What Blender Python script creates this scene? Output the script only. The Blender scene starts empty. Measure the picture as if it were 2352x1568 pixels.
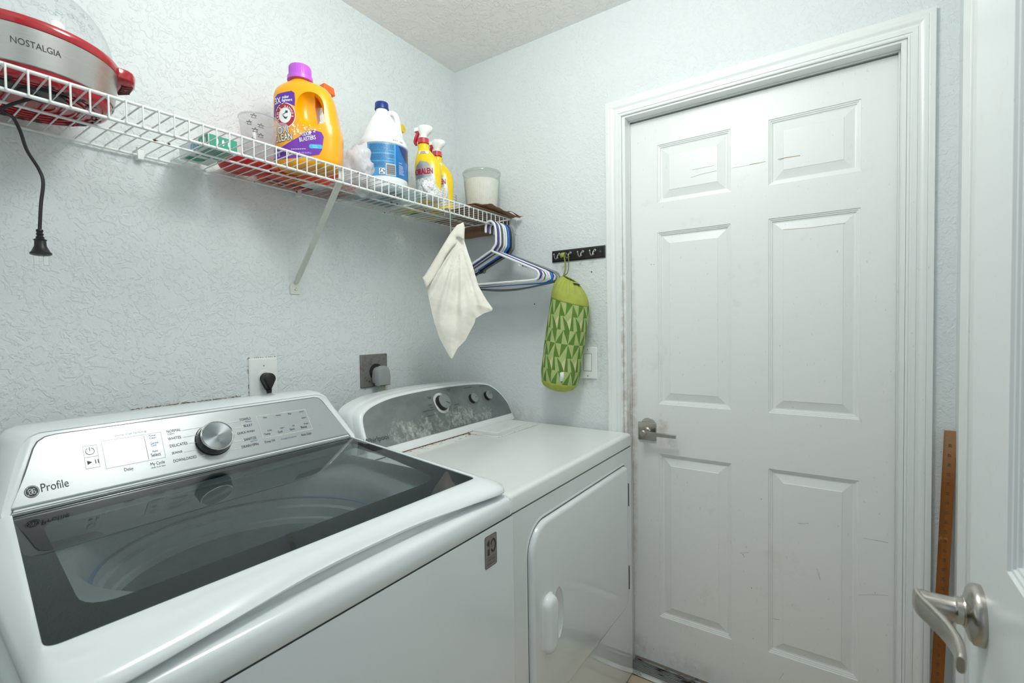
import bpy, bmesh, math, random
from mathutils import Vector, Matrix
random.seed(7)
PI = math.pi
# ---------------------------------------------------------------- camera
CP = Vector((-1.7157, -1.4795, 1.2958)); FPX = 1107.68
YAW, PITCH, ROLL = .6041, -.0297, -.0154
fwd = Vector((math.cos(PITCH)*math.cos(YAW), math.cos(PITCH)*math.sin(YAW), math.sin(PITCH)))
rgt = fwd.cross(Vector((0, 0, 1))).normalized(); upv = rgt.cross(fwd)
cr, sr = math.cos(ROLL), math.sin(ROLL)
RX = cr*rgt + sr*upv; UX = -sr*rgt + cr*upv
cam = bpy.data.cameras.new('camera'); cam.sensor_width = 36; cam.lens = FPX/2352*36; cam.clip_start = .01
cam.dof.use_dof = True; cam.dof.focus_distance = 1.75; cam.dof.aperture_fstop = 8
camo = bpy.data.objects.new('camera', cam); bpy.context.scene.collection.objects.link(camo)
camo.matrix_world = Matrix(((RX.x, UX.x, -fwd.x, CP.x), (RX.y, UX.y, -fwd.y, CP.y), (RX.z, UX.z, -fwd.z, CP.z), (0, 0, 0, 1)))
bpy.context.scene.camera = camo
sc = bpy.context.scene
# ---------------------------------------------------------------- light
vs = sc.view_settings; vs.view_transform = 'Standard'; vs.look = 'None'; vs.gamma = 1; vs.exposure = -0.06
vs.use_curve_mapping = False
w = bpy.data.worlds.new('world'); sc.world = w; w.use_nodes = True
w.node_tree.nodes['Background'].inputs[0].default_value = (.80, .93, 1.0, 1)
w.node_tree.nodes['Background'].inputs[1].default_value = .32
def area(name, loc, rot, size, power, col, shape='DISK', sy=None):
    l = bpy.data.lights.new(name, 'AREA'); l.shape = shape; l.size = size
    if sy: l.size_y = sy
    l.energy = power; l.color = col
    o = bpy.data.objects.new(name, l); sc.collection.objects.link(o); o.location = loc; o.rotation_euler = rot
    return o
pl_ = bpy.data.lights.new('ceiling_lamp_light', 'POINT'); pl_.energy = 20.5; pl_.shadow_soft_size = .15; pl_.color = (.965, 1.0, .985)
plo = bpy.data.objects.new('ceiling_lamp_light', pl_); sc.collection.objects.link(plo); plo.location = (-.98, -.98, 2.32)
area('hall_fill', (-3.3, -1.9, 1.7), (math.radians(90), 0, math.radians(-79)), 1.2, 3, (.80, .92, 1.0), 'RECTANGLE', 1.6)  # added soft fill from beyond the doorway
sc.cycles.max_bounces = 14; sc.cycles.diffuse_bounces = 7; sc.cycles.transparent_max_bounces = 24
sc.cycles.glossy_bounces = 6; sc.cycles.transmission_bounces = 8
sc.cycles.use_denoising = True
try: sc.cycles.sample_clamp_indirect = 6
except Exception: pass

# ---------------------------------------------------------------- helpers
COL = sc.collection
def at(u, v, ax, val):
    d = RX*((u-1176)/FPX) + UX*((784-v)/FPX) + fwd
    i = 'xyz'.index(ax); t = (val-CP[i])/d[i]; return CP + d*t
def atp(u, v, p0, n):
    d = RX*((u-1176)/FPX) + UX*((784-v)/FPX) + fwd
    p0 = Vector(p0); n = Vector(n); return CP + d*((p0-CP).dot(n)/d.dot(n))

def s2l(c):
    return tuple((x/12.92 if x <= .04045 else ((x+.055)/1.055)**2.4) for x in c)
def hexc(h):
    return s2l(tuple(int(h[i:i+2], 16)/255 for i in (0, 2, 4)))

class NT:
    def __init__(s, name):
        s.m = bpy.data.materials.new(name); s.m.use_nodes = True; s.t = s.m.node_tree; s.n = s.t.nodes
        s.b = s.n['Principled BSDF']; s.out = s.n['Material Output']
    def a(s, typ, **k):
        n = s.n.new(typ)
        for kk, v in k.items():
            if kk.startswith('i_'): n.inputs[kk[2:].replace('_', ' ')].default_value = v
            else: setattr(n, kk, v)
        return n
    def l(s, o, i): s.t.links.new(o, i)
    def coord(s, scale=(1, 1, 1), kind='Object', loc=(0, 0, 0), rot=(0, 0, 0)):
        c = s.a('ShaderNodeTexCoord'); mp = s.a('ShaderNodeMapping'); mp.inputs['Scale'].default_value = scale
        mp.inputs['Location'].default_value = loc; mp.inputs['Rotation'].default_value = rot
        s.l(c.outputs[kind], mp.inputs['Vector']); return mp.outputs[0]
    def noise(s, vec, scale=10, detail=3, rough=.5, dist=0):
        n = s.a('ShaderNodeTexNoise'); n.inputs['Scale'].default_value = scale; n.inputs['Detail'].default_value = detail
        n.inputs['Roughness'].default_value = rough; n.inputs['Distortion'].default_value = dist
        s.l(vec, n.inputs['Vector']); return n.outputs['Fac']
    def ramp(s, fac, lo, hi, a=0., b=1., smooth=False):
        n = s.a('ShaderNodeMapRange'); n.inputs['From Min'].default_value = lo; n.inputs['From Max'].default_value = hi
        n.inputs['To Min'].default_value = a; n.inputs['To Max'].default_value = b
        if smooth: n.interpolation_type = 'SMOOTHSTEP'
        s.l(fac, n.inputs['Value']); return n.outputs[0]
    def math(s, op, x, y=None):
        n = s.a('ShaderNodeMath', operation=op)
        for i, q in enumerate((x, y)):
            if q is None: continue
            if isinstance(q, (int, float)): n.inputs[i].default_value = q
            else: s.l(q, n.inputs[i])
        return n.outputs[0]
    def mix(s, fac, A, B):
        n = s.a('ShaderNodeMix', data_type='RGBA')
        for key, q in ((0, fac), (6, A), (7, B)):
            if isinstance(q, (int, float)): n.inputs[key].default_value = q
            elif isinstance(q, tuple): n.inputs[key].default_value = (*q[:3], 1)
            else: s.l(q, n.inputs[key])
        return n.outputs[2]
    def bump(s, h, strength=.3, dist=.01):
        n = s.a('ShaderNodeBump'); n.inputs['Strength'].default_value = strength; n.inputs['Distance'].default_value = dist
        s.l(h, n.inputs['Height']); s.l(n.outputs[0], s.b.inputs['Normal']); return n.outputs[0]

MATS = {}
def mat(name, col, rough=.5, metal=0., var=.03, vscale=30, bump=0., bscale=200, coat=0., spec=.5, sss=0., stretch=(1, 1, 1)):
    if name in MATS: return MATS[name]
    if isinstance(col, str): col = hexc(col)
    t = NT(name); v = t.coord(stretch); f = t.noise(v, vscale, 4)
    dark = tuple(c*(1-var*2) for c in col); lite = tuple(min(1, c*(1+var)) for c in col)
    t.l(t.mix(t.ramp(f, .3, .7), dark, lite), t.b.inputs['Base Color'])
    t.b.inputs['Roughness'].default_value = rough; t.b.inputs['Metallic'].default_value = metal
    t.b.inputs['Coat Weight'].default_value = coat; t.b.inputs['Coat Roughness'].default_value = .06
    t.b.inputs['Specular IOR Level'].default_value = spec
    if sss: t.b.inputs['Subsurface Weight'].default_value = sss; t.b.inputs['Subsurface Radius'].default_value = (.01, .01, .01)
    if bump: t.bump(t.noise(v, bscale, 3), bump, .002)
    MATS[name] = t.m; return t.m
def clear(name, tint, rough=.02, f0=1.45, haze=0., hazecol=(1, 1, 1), noise=0):
    """see-through sheet: tinted transparency + fresnel reflection, optional milky share"""
    t = NT(name); t.n.remove(t.b)
    tr = t.a('ShaderNodeBsdfTransparent'); tr.inputs[0].default_value = (*tint, 1)
    gl = t.a('ShaderNodeBsdfGlossy'); gl.inputs['Roughness'].default_value = rough
    lw = t.a('ShaderNodeLayerWeight'); lw.inputs['Blend'].default_value = .5; r0 = ((f0-1)/(f0+1))**2
    fr = t.ramp(t.math('POWER', lw.outputs['Facing'], 5), 0, 1, r0, 1)
    mx = t.a('ShaderNodeMixShader')
    base = tr.outputs[0]
    if haze:
        df = t.a('ShaderNodeBsdfDiffuse'); df.inputs[0].default_value = (*hazecol, 1)
        tl = t.a('ShaderNodeBsdfTranslucent'); tl.inputs[0].default_value = (*hazecol, 1)
        ms = t.a('ShaderNodeMixShader'); ms.inputs[0].default_value = .5; t.l(df.outputs[0], ms.inputs[1]); t.l(tl.outputs[0], ms.inputs[2])
        m2 = t.a('ShaderNodeMixShader'); t.l(base, m2.inputs[1]); t.l(ms.outputs[0], m2.inputs[2])
        if noise:
            f = t.noise(t.coord(), noise, 3); t.l(t.ramp(f, .35, .65, haze*.5, min(1, haze*1.5)), m2.inputs[0])
        else: m2.inputs[0].default_value = haze
        base = m2.outputs[0]
    t.l(fr, mx.inputs[0]); t.l(base, mx.inputs[1]); t.l(gl.outputs[0], mx.inputs[2])
    t.l(mx.outputs[0], t.out.inputs['Surface']); return t.m

# bmesh shapes -------------------------------------------------------------
def B(): return bmesh.new()
def box(bm, x0, x1, y0, y1, z0, z1):
    vs_ = [bm.verts.new((x, y, z)) for x in (x0, x1) for y in (y0, y1) for z in (z0, z1)]
    for f in ((0, 1, 3, 2), (4, 6, 7, 5), (0, 4, 5, 1), (2, 3, 7, 6), (0, 2, 6, 4), (1, 5, 7, 3)):
        bm.faces.new([vs_[i] for i in f])
    return vs_
def loft(bm, rings, cap=True, closed=True):
    R = [[bm.verts.new(p) for p in r] for r in rings]; n = len(R[0])
    for a, b in zip(R, R[1:]):
        for i in range(n if closed else n-1):
            j = (i+1) % n
            try: bm.faces.new((a[i], a[j], b[j], b[i]))
            except ValueError: pass
    if cap:
        for r in (R[0], R[-1]):
            try: bm.faces.new(r)
            except ValueError: pass
    return R
def lathe(bm, prof, c=(0, 0, 0), seg=40, ax=Vector((0, 0, 1)), sx=1, cap=True):
    ax = Vector(ax).normalized(); c = Vector(c)
    e1 = ax.orthogonal().normalized() if abs(ax.z) < .99 else Vector((1, 0, 0)); e2 = ax.cross(e1)
    rings = [[c + ax*h + (e1*math.cos(2*PI*i/seg)*sx + e2*math.sin(2*PI*i/seg))*max(r, 1e-5) for i in range(seg)] for r, h in prof]
    return loft(bm, rings, cap)
def smoothpath(pts, n=8):
    pts = [Vector(p) for p in pts]; out = []
    P = [pts[0]*2-pts[1]] + pts + [pts[-1]*2-pts[-2]]
    for i in range(1, len(P)-2):
        a, b, c, d = P[i-1], P[i], P[i+1], P[i+2]
        for k in range(n):
            t = k/n
            out.append(.5*((2*b)+(c-a)*t+(2*a-5*b+4*c-d)*t*t+(3*b-a-3*c+d)*t**3))
    out.append(pts[-1]); return out
def tube(bm, pts, r, seg=8, closed=False, flat=1.0, side=None):
    pts = [Vector(p) for p in pts]; n = len(pts); T = []
    for i in range(n):
        if closed: t = pts[(i+1) % n]-pts[i-1]
        else: t = pts[min(i+1, n-1)]-pts[max(i-1, 0)]
        T.append(t.normalized())
    nn = (Vector(side) if side else T[0].orthogonal()).normalized(); rings = []
    for i in range(n):
        nn = (nn-T[i]*nn.dot(T[i])).normalized(); b = T[i].cross(nn)
        rr = r[i] if isinstance(r, (list, tuple)) else r
        rings.append([pts[i]+(nn*math.cos(2*PI*k/seg)*flat+b*math.sin(2*PI*k/seg))*rr for k in range(seg)])
    if closed: rings.append(rings[0])
    loft(bm, rings, not closed)
    if closed: bmesh.ops.remove_doubles(bm, verts=bm.verts, dist=1e-7)
def rrect(x0, x1, y0, y1, r, n=6):
    """counter-clockwise rounded rectangle; r is one radius or [r at (x1,y0), (x1,y1), (x0,y1), (x0,y0)]"""
    rs = r if isinstance(r, (list, tuple)) else [r]*4
    out = []
    for (cx, cy, a0), q in zip(((x1, y0, -PI/2), (x1, y1, 0), (x0, y1, PI/2), (x0, y0, PI)), rs):
        sx = -1 if cx == x1 else 1; sy = 1 if cy == y0 else -1
        ccx, ccy = cx+sx*q, cy+sy*q
        for k in range(n+1):
            a = a0+PI/2*k/n; out.append((ccx+q*math.cos(a), ccy+q*math.sin(a)))
    return out
def ell(cx, cy, rx, ry, n=32): return [(cx+rx*math.cos(2*PI*i/n), cy+ry*math.sin(2*PI*i/n)) for i in range(n)]
def prism(bm, pts, fn, t0, t1):
    """outline in 2D, fn(u,v,t) -> point"""
    loft(bm, [[fn(u, v, t0) for u, v in pts], [fn(u, v, t1) for u, v in pts]])
def sheet(bm, pts, fn, maxlen=None):
    """flat filled outline, subdivided, mapped by fn(u,v)"""
    b2 = bmesh.new(); vs_ = [b2.verts.new((u, v, 0)) for u, v in pts]
    es = [b2.edges.new((vs_[i], vs_[(i+1) % len(vs_)])) for i in range(len(vs_))]
    bmesh.ops.triangle_fill(b2, edges=es, use_beauty=True)
    if maxlen:
        for _ in range(6):
            L = [e for e in b2.edges if e.calc_length() > maxlen]
            if not L: break
            bmesh.ops.subdivide_edges(b2, edges=L, cuts=1)
            bmesh.ops.triangulate(b2, faces=b2.faces)
    m = {}
    b2.verts.index_update()
    for v in b2.verts: m[v.index] = bm.verts.new(fn(v.co.x, v.co.y))
    for f in b2.faces:
        try: bm.faces.new([m[v.index] for v in f.verts])
        except ValueError: pass
    b2.free()
_tc = {}
def glyph(s):
    if s in _tc: return _tc[s]
    cu = bpy.data.curves.new('t', 'FONT'); cu.body = s; cu.size = 1; cu.resolution_u = 3
    o = bpy.data.objects.new('t', cu); COL.objects.link(o); bpy.context.view_layer.update()
    me = bpy.data.meshes.new_from_object(o.evaluated_get(bpy.context.evaluated_depsgraph_get()))
    V = [(v.co.x, v.co.y) for v in me.vertices]; F = [tuple(p.vertices) for p in me.polygons]
    bpy.data.objects.remove(o); bpy.data.curves.remove(cu); bpy.data.meshes.remove(me)
    x0 = min(v[0] for v in V); x1 = max(v[0] for v in V); y0 = min(v[1] for v in V); y1 = max(v[1] for v in V)
    _tc[s] = (V, F, x0, x1, y0, y1); return _tc[s]
def text(bm, s, fn, x, y, w=None, h=None, ang=0, bold=0, mirror=False, shear=0):
    """text with its lower-left corner at (x,y) in the 2D space of fn"""
    V, F, x0, x1, y0, y1 = glyph(s)
    k = (w/(x1-x0)) if w else h/(y1-y0); ky = h/(y1-y0) if (h and w) else k
    ca, sa = math.cos(ang), math.sin(ang)
    offs = [(0, 0)] if not bold else [(-bold, 0), (bold, 0), (0, bold), (0, -bold)]
    for ox, oy in offs:
        vs_ = []
        for a, b in V:
            p, q = (a-x0)*k+ox, (b-y0)*ky+oy; p += q*shear
            vs_.append(bm.verts.new(fn(x+p*ca-q*sa, y+p*sa+q*ca)))
        for f in F:
            try: bm.faces.new([vs_[i] for i in f])
            except ValueError: pass
def line2(bm, a, b, wd, fn, n=1):
    a = Vector(a); b = Vector(b); d = (b-a); nn = Vector((-d.y, d.x)).normalized()*wd/2
    for k in range(n):
        p = a+d*(k/n); q = a+d*((k+1)/n)
        bm.faces.new([bm.verts.new(fn(*v)) for v in (p-nn, q-nn, q+nn, p+nn)])
def frame2(bm, pts, wd, fn):
    n = len(pts); c = Vector((sum(p[0] for p in pts)/n, sum(p[1] for p in pts)/n))
    P = [Vector(p) for p in pts]; inn = []
    for i in range(n):
        e1 = (P[i]-P[i-1]).normalized() if (P[i]-P[i-1]).length > 1e-9 else Vector((1, 0))
        e2 = (P[(i+1) % n]-P[i]).normalized() if (P[(i+1) % n]-P[i]).length > 1e-9 else e1
        t = (e1+e2).normalized(); nn = Vector((-t.y, t.x))
        if nn.dot(c-P[i]) < 0: nn = -nn
        inn.append(P[i]+nn*wd)
    A = [bm.verts.new(fn(*p)) for p in P]; I = [bm.verts.new(fn(*p)) for p in inn]
    for i in range(n):
        j = (i+1) % n; bm.faces.new((A[i], A[j], I[j], I[i]))

# objects --------------------------------------------------------------
def root_of(o):
    while o.parent: o = o.parent
    return o
def obj(name, bm, m, parent=None, bevel=0, bseg=3, smooth=True, flip=True, ang=40, solid=0, off=0):
    bmesh.ops.remove_doubles(bm, verts=bm.verts, dist=1e-6)
    if flip and not solid: bmesh.ops.recalc_face_normals(bm, faces=bm.faces)
    if parent is not None: bmesh.ops.translate(bm, verts=bm.verts, vec=-root_of(parent).location)
    me = bpy.data.meshes.new(name); bm.to_mesh(me); bm.free()
    for mm in (m if isinstance(m, (list, tuple)) else [m]): me.materials.append(mm)
    o = bpy.data.objects.new(name, me); COL.objects.link(o)
    if parent is not None: o.parent = parent
    if name in STUFF: o['kind'] = 'stuff'
    if solid:
        md = o.modifiers.new('s', 'SOLIDIFY'); md.thickness = solid; md.offset = off
    if bevel:
        md = o.modifiers.new('b', 'BEVEL'); md.width = bevel; md.segments = bseg; md.limit_method = 'ANGLE'; md.angle_limit = math.radians(35)
        md.harden_normals = False
    if smooth:
        me.shade_smooth()
        try: me.set_sharp_from_angle(angle=math.radians(ang))
        except Exception: pass
    return o
def thing(name, label, cat, loc=(0, 0, 0), group=None):
    o = bpy.data.objects.new(name, None); COL.objects.link(o); o.location = loc
    o['label'] = label; o['category'] = cat
    if group: o['group'] = group
    o.empty_display_size = .05
    return o
def tag(o, label, cat, group=None):
    o['label'] = label; o['category'] = cat
    if group: o['group'] = group
    return o
STUFF = ('rust_spots', 'rust_flecks', 'rust_specks', 'scuff_marks', 'panel_scratches', 'plate_gap_dirt', 'label_bubbles', 'cracked_caulk')
def struct(o): o['kind'] = 'structure'; return o
def boolcut(o, bm):
    bmesh.ops.recalc_face_normals(bm, faces=bm.faces)
    if o.parent: bmesh.ops.translate(bm, verts=bm.verts, vec=-root_of(o).location)
    me = bpy.data.meshes.new('c'); bm.to_mesh(me); bm.free(); c = bpy.data.objects.new('c', me); COL.objects.link(c)
    if o.parent: c.location = root_of(o).location
    md = o.modifiers.new('x', 'BOOLEAN'); md.operation = 'DIFFERENCE'; md.solver = 'EXACT'; md.object = c
    bpy.context.view_layer.update()
    nm = bpy.data.meshes.new_from_object(o.evaluated_get(bpy.context.evaluated_depsgraph_get()))
    o.modifiers.clear(); old = o.data; o.data = nm; bpy.data.objects.remove(c); bpy.data.meshes.remove(me)
    nm.name = o.name
    nm.shade_smooth()
    try: nm.set_sharp_from_angle(angle=math.radians(38))
    except Exception: pass

# ---------------------------------------------------------------- materials
def grime(t, c, spots, tint=(.42, .33, .22), sc=28):
    """old hand and water stains at places: spots (axis pairs y,z centre, radii, strength)"""
    v = t.coord(); sx = t.a('ShaderNodeSeparateXYZ'); t.l(v, sx.inputs[0]); n = t.noise(v, sc, 6, .7); m = None
    for cy, cz, ry, rz, k in spots:
        a = t.math('MULTIPLY', t.math('ADD', sx.outputs[1], -cy), 1/ry); b = t.math('MULTIPLY', t.math('ADD', sx.outputs[2], -cz), 1/rz)
        q = t.math('MULTIPLY', t.ramp(t.math('ADD', t.math('MULTIPLY', a, a), t.math('MULTIPLY', b, b)), 0, 1, 1, 0), k)
        m = q if m is None else t.math('MAXIMUM', m, q)
    m = t.math('MULTIPLY', m, t.ramp(n, .38, .66, 0, 1)); return t.mix(m, c, tint)
def wall_material(name, col, scale, strength, spots=None):
    t = NT(name); v = t.coord(); 
    n1 = t.noise(v, scale, 2.5, .55, 1.1); p1 = t.ramp(n1, .46, .53, 0, 1, True)
    n2 = t.noise(v, scale*1.7, 3, .6, .6); p2 = t.ramp(n2, .42, .52, .1, 1, True)
    n3 = t.noise(v, 420, 2, .5)
    h = t.math('ADD', t.math('MULTIPLY', p1, p2), t.math('MULTIPLY', n3, .10))
    h = t.math('ADD', h, t.math('MULTIPLY', t.noise(v, scale*3.2, 2, .6), .55))
    t.bump(h, strength, .0045)
    cc_ = t.mix(t.ramp(t.noise(v, 3, 3), .3, .7), tuple(c*.975 for c in col), col)
    if spots: cc_ = grime(t, cc_, spots, (.36, .33, .27), 40)
    t.l(cc_, t.b.inputs['Base Color'])
    t.b.inputs['Roughness'].default_value = .55; t.b.inputs['Specular IOR Level'].default_value = .35
    return t.m
M_wall = wall_material('wall_paint', (.735, .780, .787), 34, .40)
M_wallf = wall_material('wall_paint_front', (.735, .780, .787), 40, .32, [(-.665, 1.245, .05, .035, .5), (-.655, 1.075, .05, .03, .7), (-.70, 1.15, .03, .12, .4), (-.33, .93, .12, .05, .35)])
M_ceil = wall_material('ceiling_paint', (.90, .885, .85), 26, .5)
def paint(name, col, rough=.32, dirt=.5, grain=None, spots=None):
    """white trim paint with sparse brown scuffs"""
    t = NT(name); v = t.coord()
    f = t.noise(v, 9, 5, .65); d = t.ramp(f, .63, .75, 0, dirt)
    v2 = t.coord((1, 1, .35)); g = t.noise(v2, 160, 2, .5); g = t.ramp(g, .72, .76, 0, .8*dirt)
    c = t.mix(d, col, tuple(a*b for a, b in zip(col, (.80, .77, .70))))
    c = t.mix(g, c, (.25, .17, .10))
    if spots: c = grime(t, c, spots)
    t.l(c, t.b.inputs['Base Color']); t.b.inputs['Roughness'].default_value = rough
    if grain:
        gv = t.coord(grain); t.bump(t.noise(gv, 60, 3, .6, .5), .12, .0015)
    else: t.bump(t.noise(v, 90, 2), .03, .001)
    return t.m
M_trim = paint('trim_paint', (.82, .845, .84), .3, .25, None, [(-.802, 1.15, .010, .55, .85), (-.806, .95, .014, .25, .7), (-.742, 1.0, .006, .4, .35)])
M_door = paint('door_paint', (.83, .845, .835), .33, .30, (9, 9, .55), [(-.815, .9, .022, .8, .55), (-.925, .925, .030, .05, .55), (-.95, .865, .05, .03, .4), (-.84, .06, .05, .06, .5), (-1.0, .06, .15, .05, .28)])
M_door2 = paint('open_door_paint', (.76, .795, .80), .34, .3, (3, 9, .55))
M_enamel = mat('white_enamel', (.82, .865, .885), .16, 0, .008, 4, coat=.4)
M_enamel2 = mat('dryer_enamel', (.77, .81, .815), .10, 0, .01, 4, coat=1.0)
M_gap = mat('shadow_gap_rubber', (.14, .145, .145), .7)
M_white = mat('white_plastic', (.82, .84, .83), .35, 0, .015)
M_whitegloss = mat('glossy_white_plastic', (.84, .87, .88), .22, 0, .01, coat=.2)
M_wire = mat('vinyl_coated_wire', (.82, .84, .83), .35, 0, .03, 60)
M_black = mat('black_rubber', (.012, .012, .013), .42)
M_blackp = mat('black_paint_wood', (.012, .011, .012), .28, 0, .1)
M_ink = mat('dark_ink', (.035, .04, .045), .5)
M_inkw = mat('white_ink', (.85, .87, .87), .5)
M_blueink = mat('blue_ink', (.10, .25, .42), .5)
M_chrome = mat('polished_chrome', (.75, .75, .74), .10, 1)
M_nickel = mat('brushed_nickel', (.50, .47, .43), .24, 1, .05, 80)
M_red = mat('glossy_red_plastic', (.42, .006, .016), .16, 0, .05, coat=.5)
M_darkred = mat('vent_red_plastic', (.10, .004, .008), .3)

# ---------------------------------------------------------------- room shell
HC = 2.467; XR = -1.665; YR = -1.722
Y1, Y2, ZT = -.8002, -1.6168, 2.058      # door opening
bm = B(); box(bm, XR-.12, .02, 0, .1, -.02, HC+.05); struct(obj('wall_left', bm, M_wall, smooth=False))
bm = B(); box(bm, 0, .12, Y1, .1, -.02, HC+.05); box(bm, 0, .12, YR-.1, Y2, -.02, HC+.05); box(bm, 0, .12, Y2, Y1, ZT+.012, HC+.05)
struct(obj('wall_front', bm, M_wallf, smooth=False))
bm = B(); box(bm, XR-.12, .12, YR-.1, YR, -.02, HC+.05); struct(obj('wall_right', bm, M_wallf, smooth=False))
bm = B(); box(bm, XR-.12, XR, -.86, 0, -.02, HC+.05); box(bm, XR-.12, XR, YR, -1.668, -.02, HC+.05); box(bm, XR-.12, XR, -1.668, -.86, 2.07, HC+.05)
struct(obj('wall_rear', bm, M_wallf, smooth=False))
bm = B(); box(bm, XR-.12, .12, YR-.1, .1, HC, HC+.08); struct(obj('ceiling', bm, M_ceil, smooth=False))
# floor
t = NT('beige_floor_tile'); v = t.coord((1, 1, 1), loc=(.08, .05, 0))
br = t.a('ShaderNodeTexBrick'); br.offset = 0; br.inputs['Scale'].default_value = 1
br.inputs['Brick Width'].default_value = .33; br.inputs['Row Height'].default_value = .33; br.inputs['Mortar Size'].default_value = .006
br.inputs['Color1'].default_value = (.55, .45, .32, 1); br.inputs['Color2'].default_value = (.58, .48, .345, 1); br.inputs['Mortar'].default_value = (.27, .23, .18, 1)
t.l(v, br.inputs['Vector']); n = t.noise(v, 14, 5, .6)
t.l(t.mix(t.ramp(n, .3, .75, 0, .35), br.outputs['Color'], (.42, .33, .23)), t.b.inputs['Base Color'])
t.b.inputs['Roughness'].default_value = .3; t.bump(br.outputs['Fac'], -.25, .004)
bm = B(); box(bm, -4.2, .12, -3.6, .1, -.04, 0); struct(obj('floor', bm, t.m, smooth=False))

# door casing (mitred colonial profile), jamb and stops
def casing(name, ins, prof, m, x0=0):
    """ins: inner edge path [(y,z)*4]; prof [(t outward, h toward room)]"""
    (ya, za), (yb, zb), (yc, zc), (yd, zd) = ins
    bm = B(); rings = []
    for (y, z, sy, sz) in ((ya, za, 1, 0), (yb, zb, 1, 1), (yc, zc, -1, 1), (yd, zd, -1, 0)):
        rings.append([Vector((x0-h, y+sy*t, z+sz*t)) for t, h in prof])
    loft(bm, rings, True, True)
    return obj(name, bm, m, ang=25)
W_ = .0585
prof = [(0, 0), (0, .006), (.002, .0075), (.005, .0075), (.0065, .0055), (.009, .0055), (.0105, .0085), (.014, .0095), (.021, .0095), (.0225, .0075), (.025, .0082),
        (.031, .0125), (.037, .0148), (.043, .0145), (.0445, .0125), (.0465, .0135), (.052, .0138), (.0575, .0132), (W_, .011), (W_, 0)]
prof = [(t_, h_*.95) for t_, h_ in prof]
struct(casing('trim_1', [(-.8, 0), (-.8, 2.0635), (-1.617, 2.0635), (-1.617, 0)], prof, M_trim))
bm = B()
box(bm, .0005, .118, -.8115, Y1-.0004, 0, ZT+.0118); box(bm, .0005, .118, Y2+.0004, -1.6045, 0, ZT+.0118); box(bm, .0005, .118, -1.6045, -.8115, ZT-.002, ZT+.0118)
box(bm, .040, .0505, -.8135, -.8115, 0, ZT-.002); box(bm, .040, .0505, -1.6045, -1.6020, 0, ZT-.002); box(bm, .040, .0505, -1.6020, -.8135, ZT-.0050, ZT-.002)
jm = M_trim
struct(obj('trim_2', bm, jm, bevel=.0012, bseg=2))

def panel_door(name, m, X, ya, yb, z0, z1, rects, thick, flipx=1, axis='x'):
    """slab with raised panels; front face at X facing -x; panels (y0,y1,z0,z1)"""
    bm = B(); P = lambda d, y, z: (X+d*flipx, y, z)
    ys = sorted({ya, yb, *[r[0] for r in rects], *[r[1] for r in rects]}); zs = sorted({z0, z1, *[r[2] for r in rects], *[r[3] for r in rects]})
    for i in range(len(ys)-1):
        for j in range(len(zs)-1):
            yc, zc = (ys[i]+ys[i+1])/2, (zs[j]+zs[j+1])/2
            if any(r[0] < yc < r[1] and r[2] < zc < r[3] for r in rects): continue
            bm.faces.new([bm.verts.new(P(0, *q)) for q in ((ys[i], zs[j]), (ys[i+1], zs[j]), (ys[i+1], zs[j+1]), (ys[i], zs[j+1]))])
    steps = [(0, 0), (.0015, .003), (.005, .0035), (.006, .006), (.0095, .0065), (.0105, .0095), (.014, .0105), (.0165, .0105), (.041, .0035), (.0425, .0022)]
    for r in rects:
        rings = []
        for ins, d in steps:
            a, b, c, e = r[0]+ins, r[1]-ins, r[2]+ins, r[3]-ins
            rings.append([P(d, a, c), P(d, b, c), P(d, b, e), P(d, a, e)])
        R = loft(bm, rings, False); bm.faces.new(R[-1])
    # back and sides
    q = [(ya, z0), (yb, z0), (yb, z1), (ya, z1)]
    bk = [bm.verts.new(P(thick, *p)) for p in q]; fr = [bm.verts.new(P(0, *p)) for p in q]
    bm.faces.new(bk)
    for i in range(4): bm.faces.new((fr[i], fr[(i+1) % 4], bk[(i+1) % 4], bk[i]))
    return bm
rects = []
for (a, b) in ((-1.1620, -.9140), (-1.5170, -1.2750)):
    for (c, d) in ((1.7400, 1.9490), (1.0030, 1.6330), (.2050, .8190)): rects.append((a, b, c, d))
bm = panel_door('d', M_door, .052, -1.6030, -.8130, .022, 2.0480, rects, .04)
door1 = struct(obj('door_1', bm, M_door, smooth=False))
# marks on the door: scratches, dents, screw holes (thin relief on the surface)
M_scratch = mat('bare_wood_scratch', (.40, .29, .15), .8)
bm = B(); X = lambda y, z: (.0516, y, z)
def dmark(pts, wd=.0012):
    P_ = [at(u, v, 'x', .052) for u, v in pts]
    for a, b in zip(P_, P_[1:]): line2(bm, (a.y, a.z), (b.y, b.z), wd*random.uniform(.6, 1.3), X)
dmark([(1680, 386), (1698, 383), (1722, 379)], .0008); dmark([(1722, 378), (1745, 374), (1758, 371)], .0018)
for q in ([(1833, 1201), (1845, 1202), (1858, 1201)], [(1876, 1305), (1880, 1318), (1884, 1332)], [(1983, 1236), (2010, 1240), (2040, 1246)], [(1971, 1366), (2010, 1365), (2040, 1367)], [(1700, 1270), (1720, 1268)], [(1775, 1420), (1790, 1423)], [(1790, 1560), (1800, 1545)]): dmark(q, .001)
for (u, v) in ((1496, 607), (1502, 607)):
    p = at(u, v, 'x', .052); sheet(bm, ell(p.y, p.z, .0016, .0016, 10), X)
for k in range(46):
    u, v = random.uniform(1470, 2040), random.uniform(1130, 1530); p = at(u, v, 'x', .052)
    if any(r[0]-.002 < p.y < r[1]+.002 and r[2] < p.z < r[3] for r in rects): continue
    r_ = random.uniform(.0006, .0015); sheet(bm, ell(p.y, p.z, r_, r_*random.uniform(.6, 1.8), 8), X)
obj('scuff_marks', bm, M_scratch, door1, smooth=False, flip=False)
bm = B(); X2 = lambda y, z: (.0539, y, z)
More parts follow.
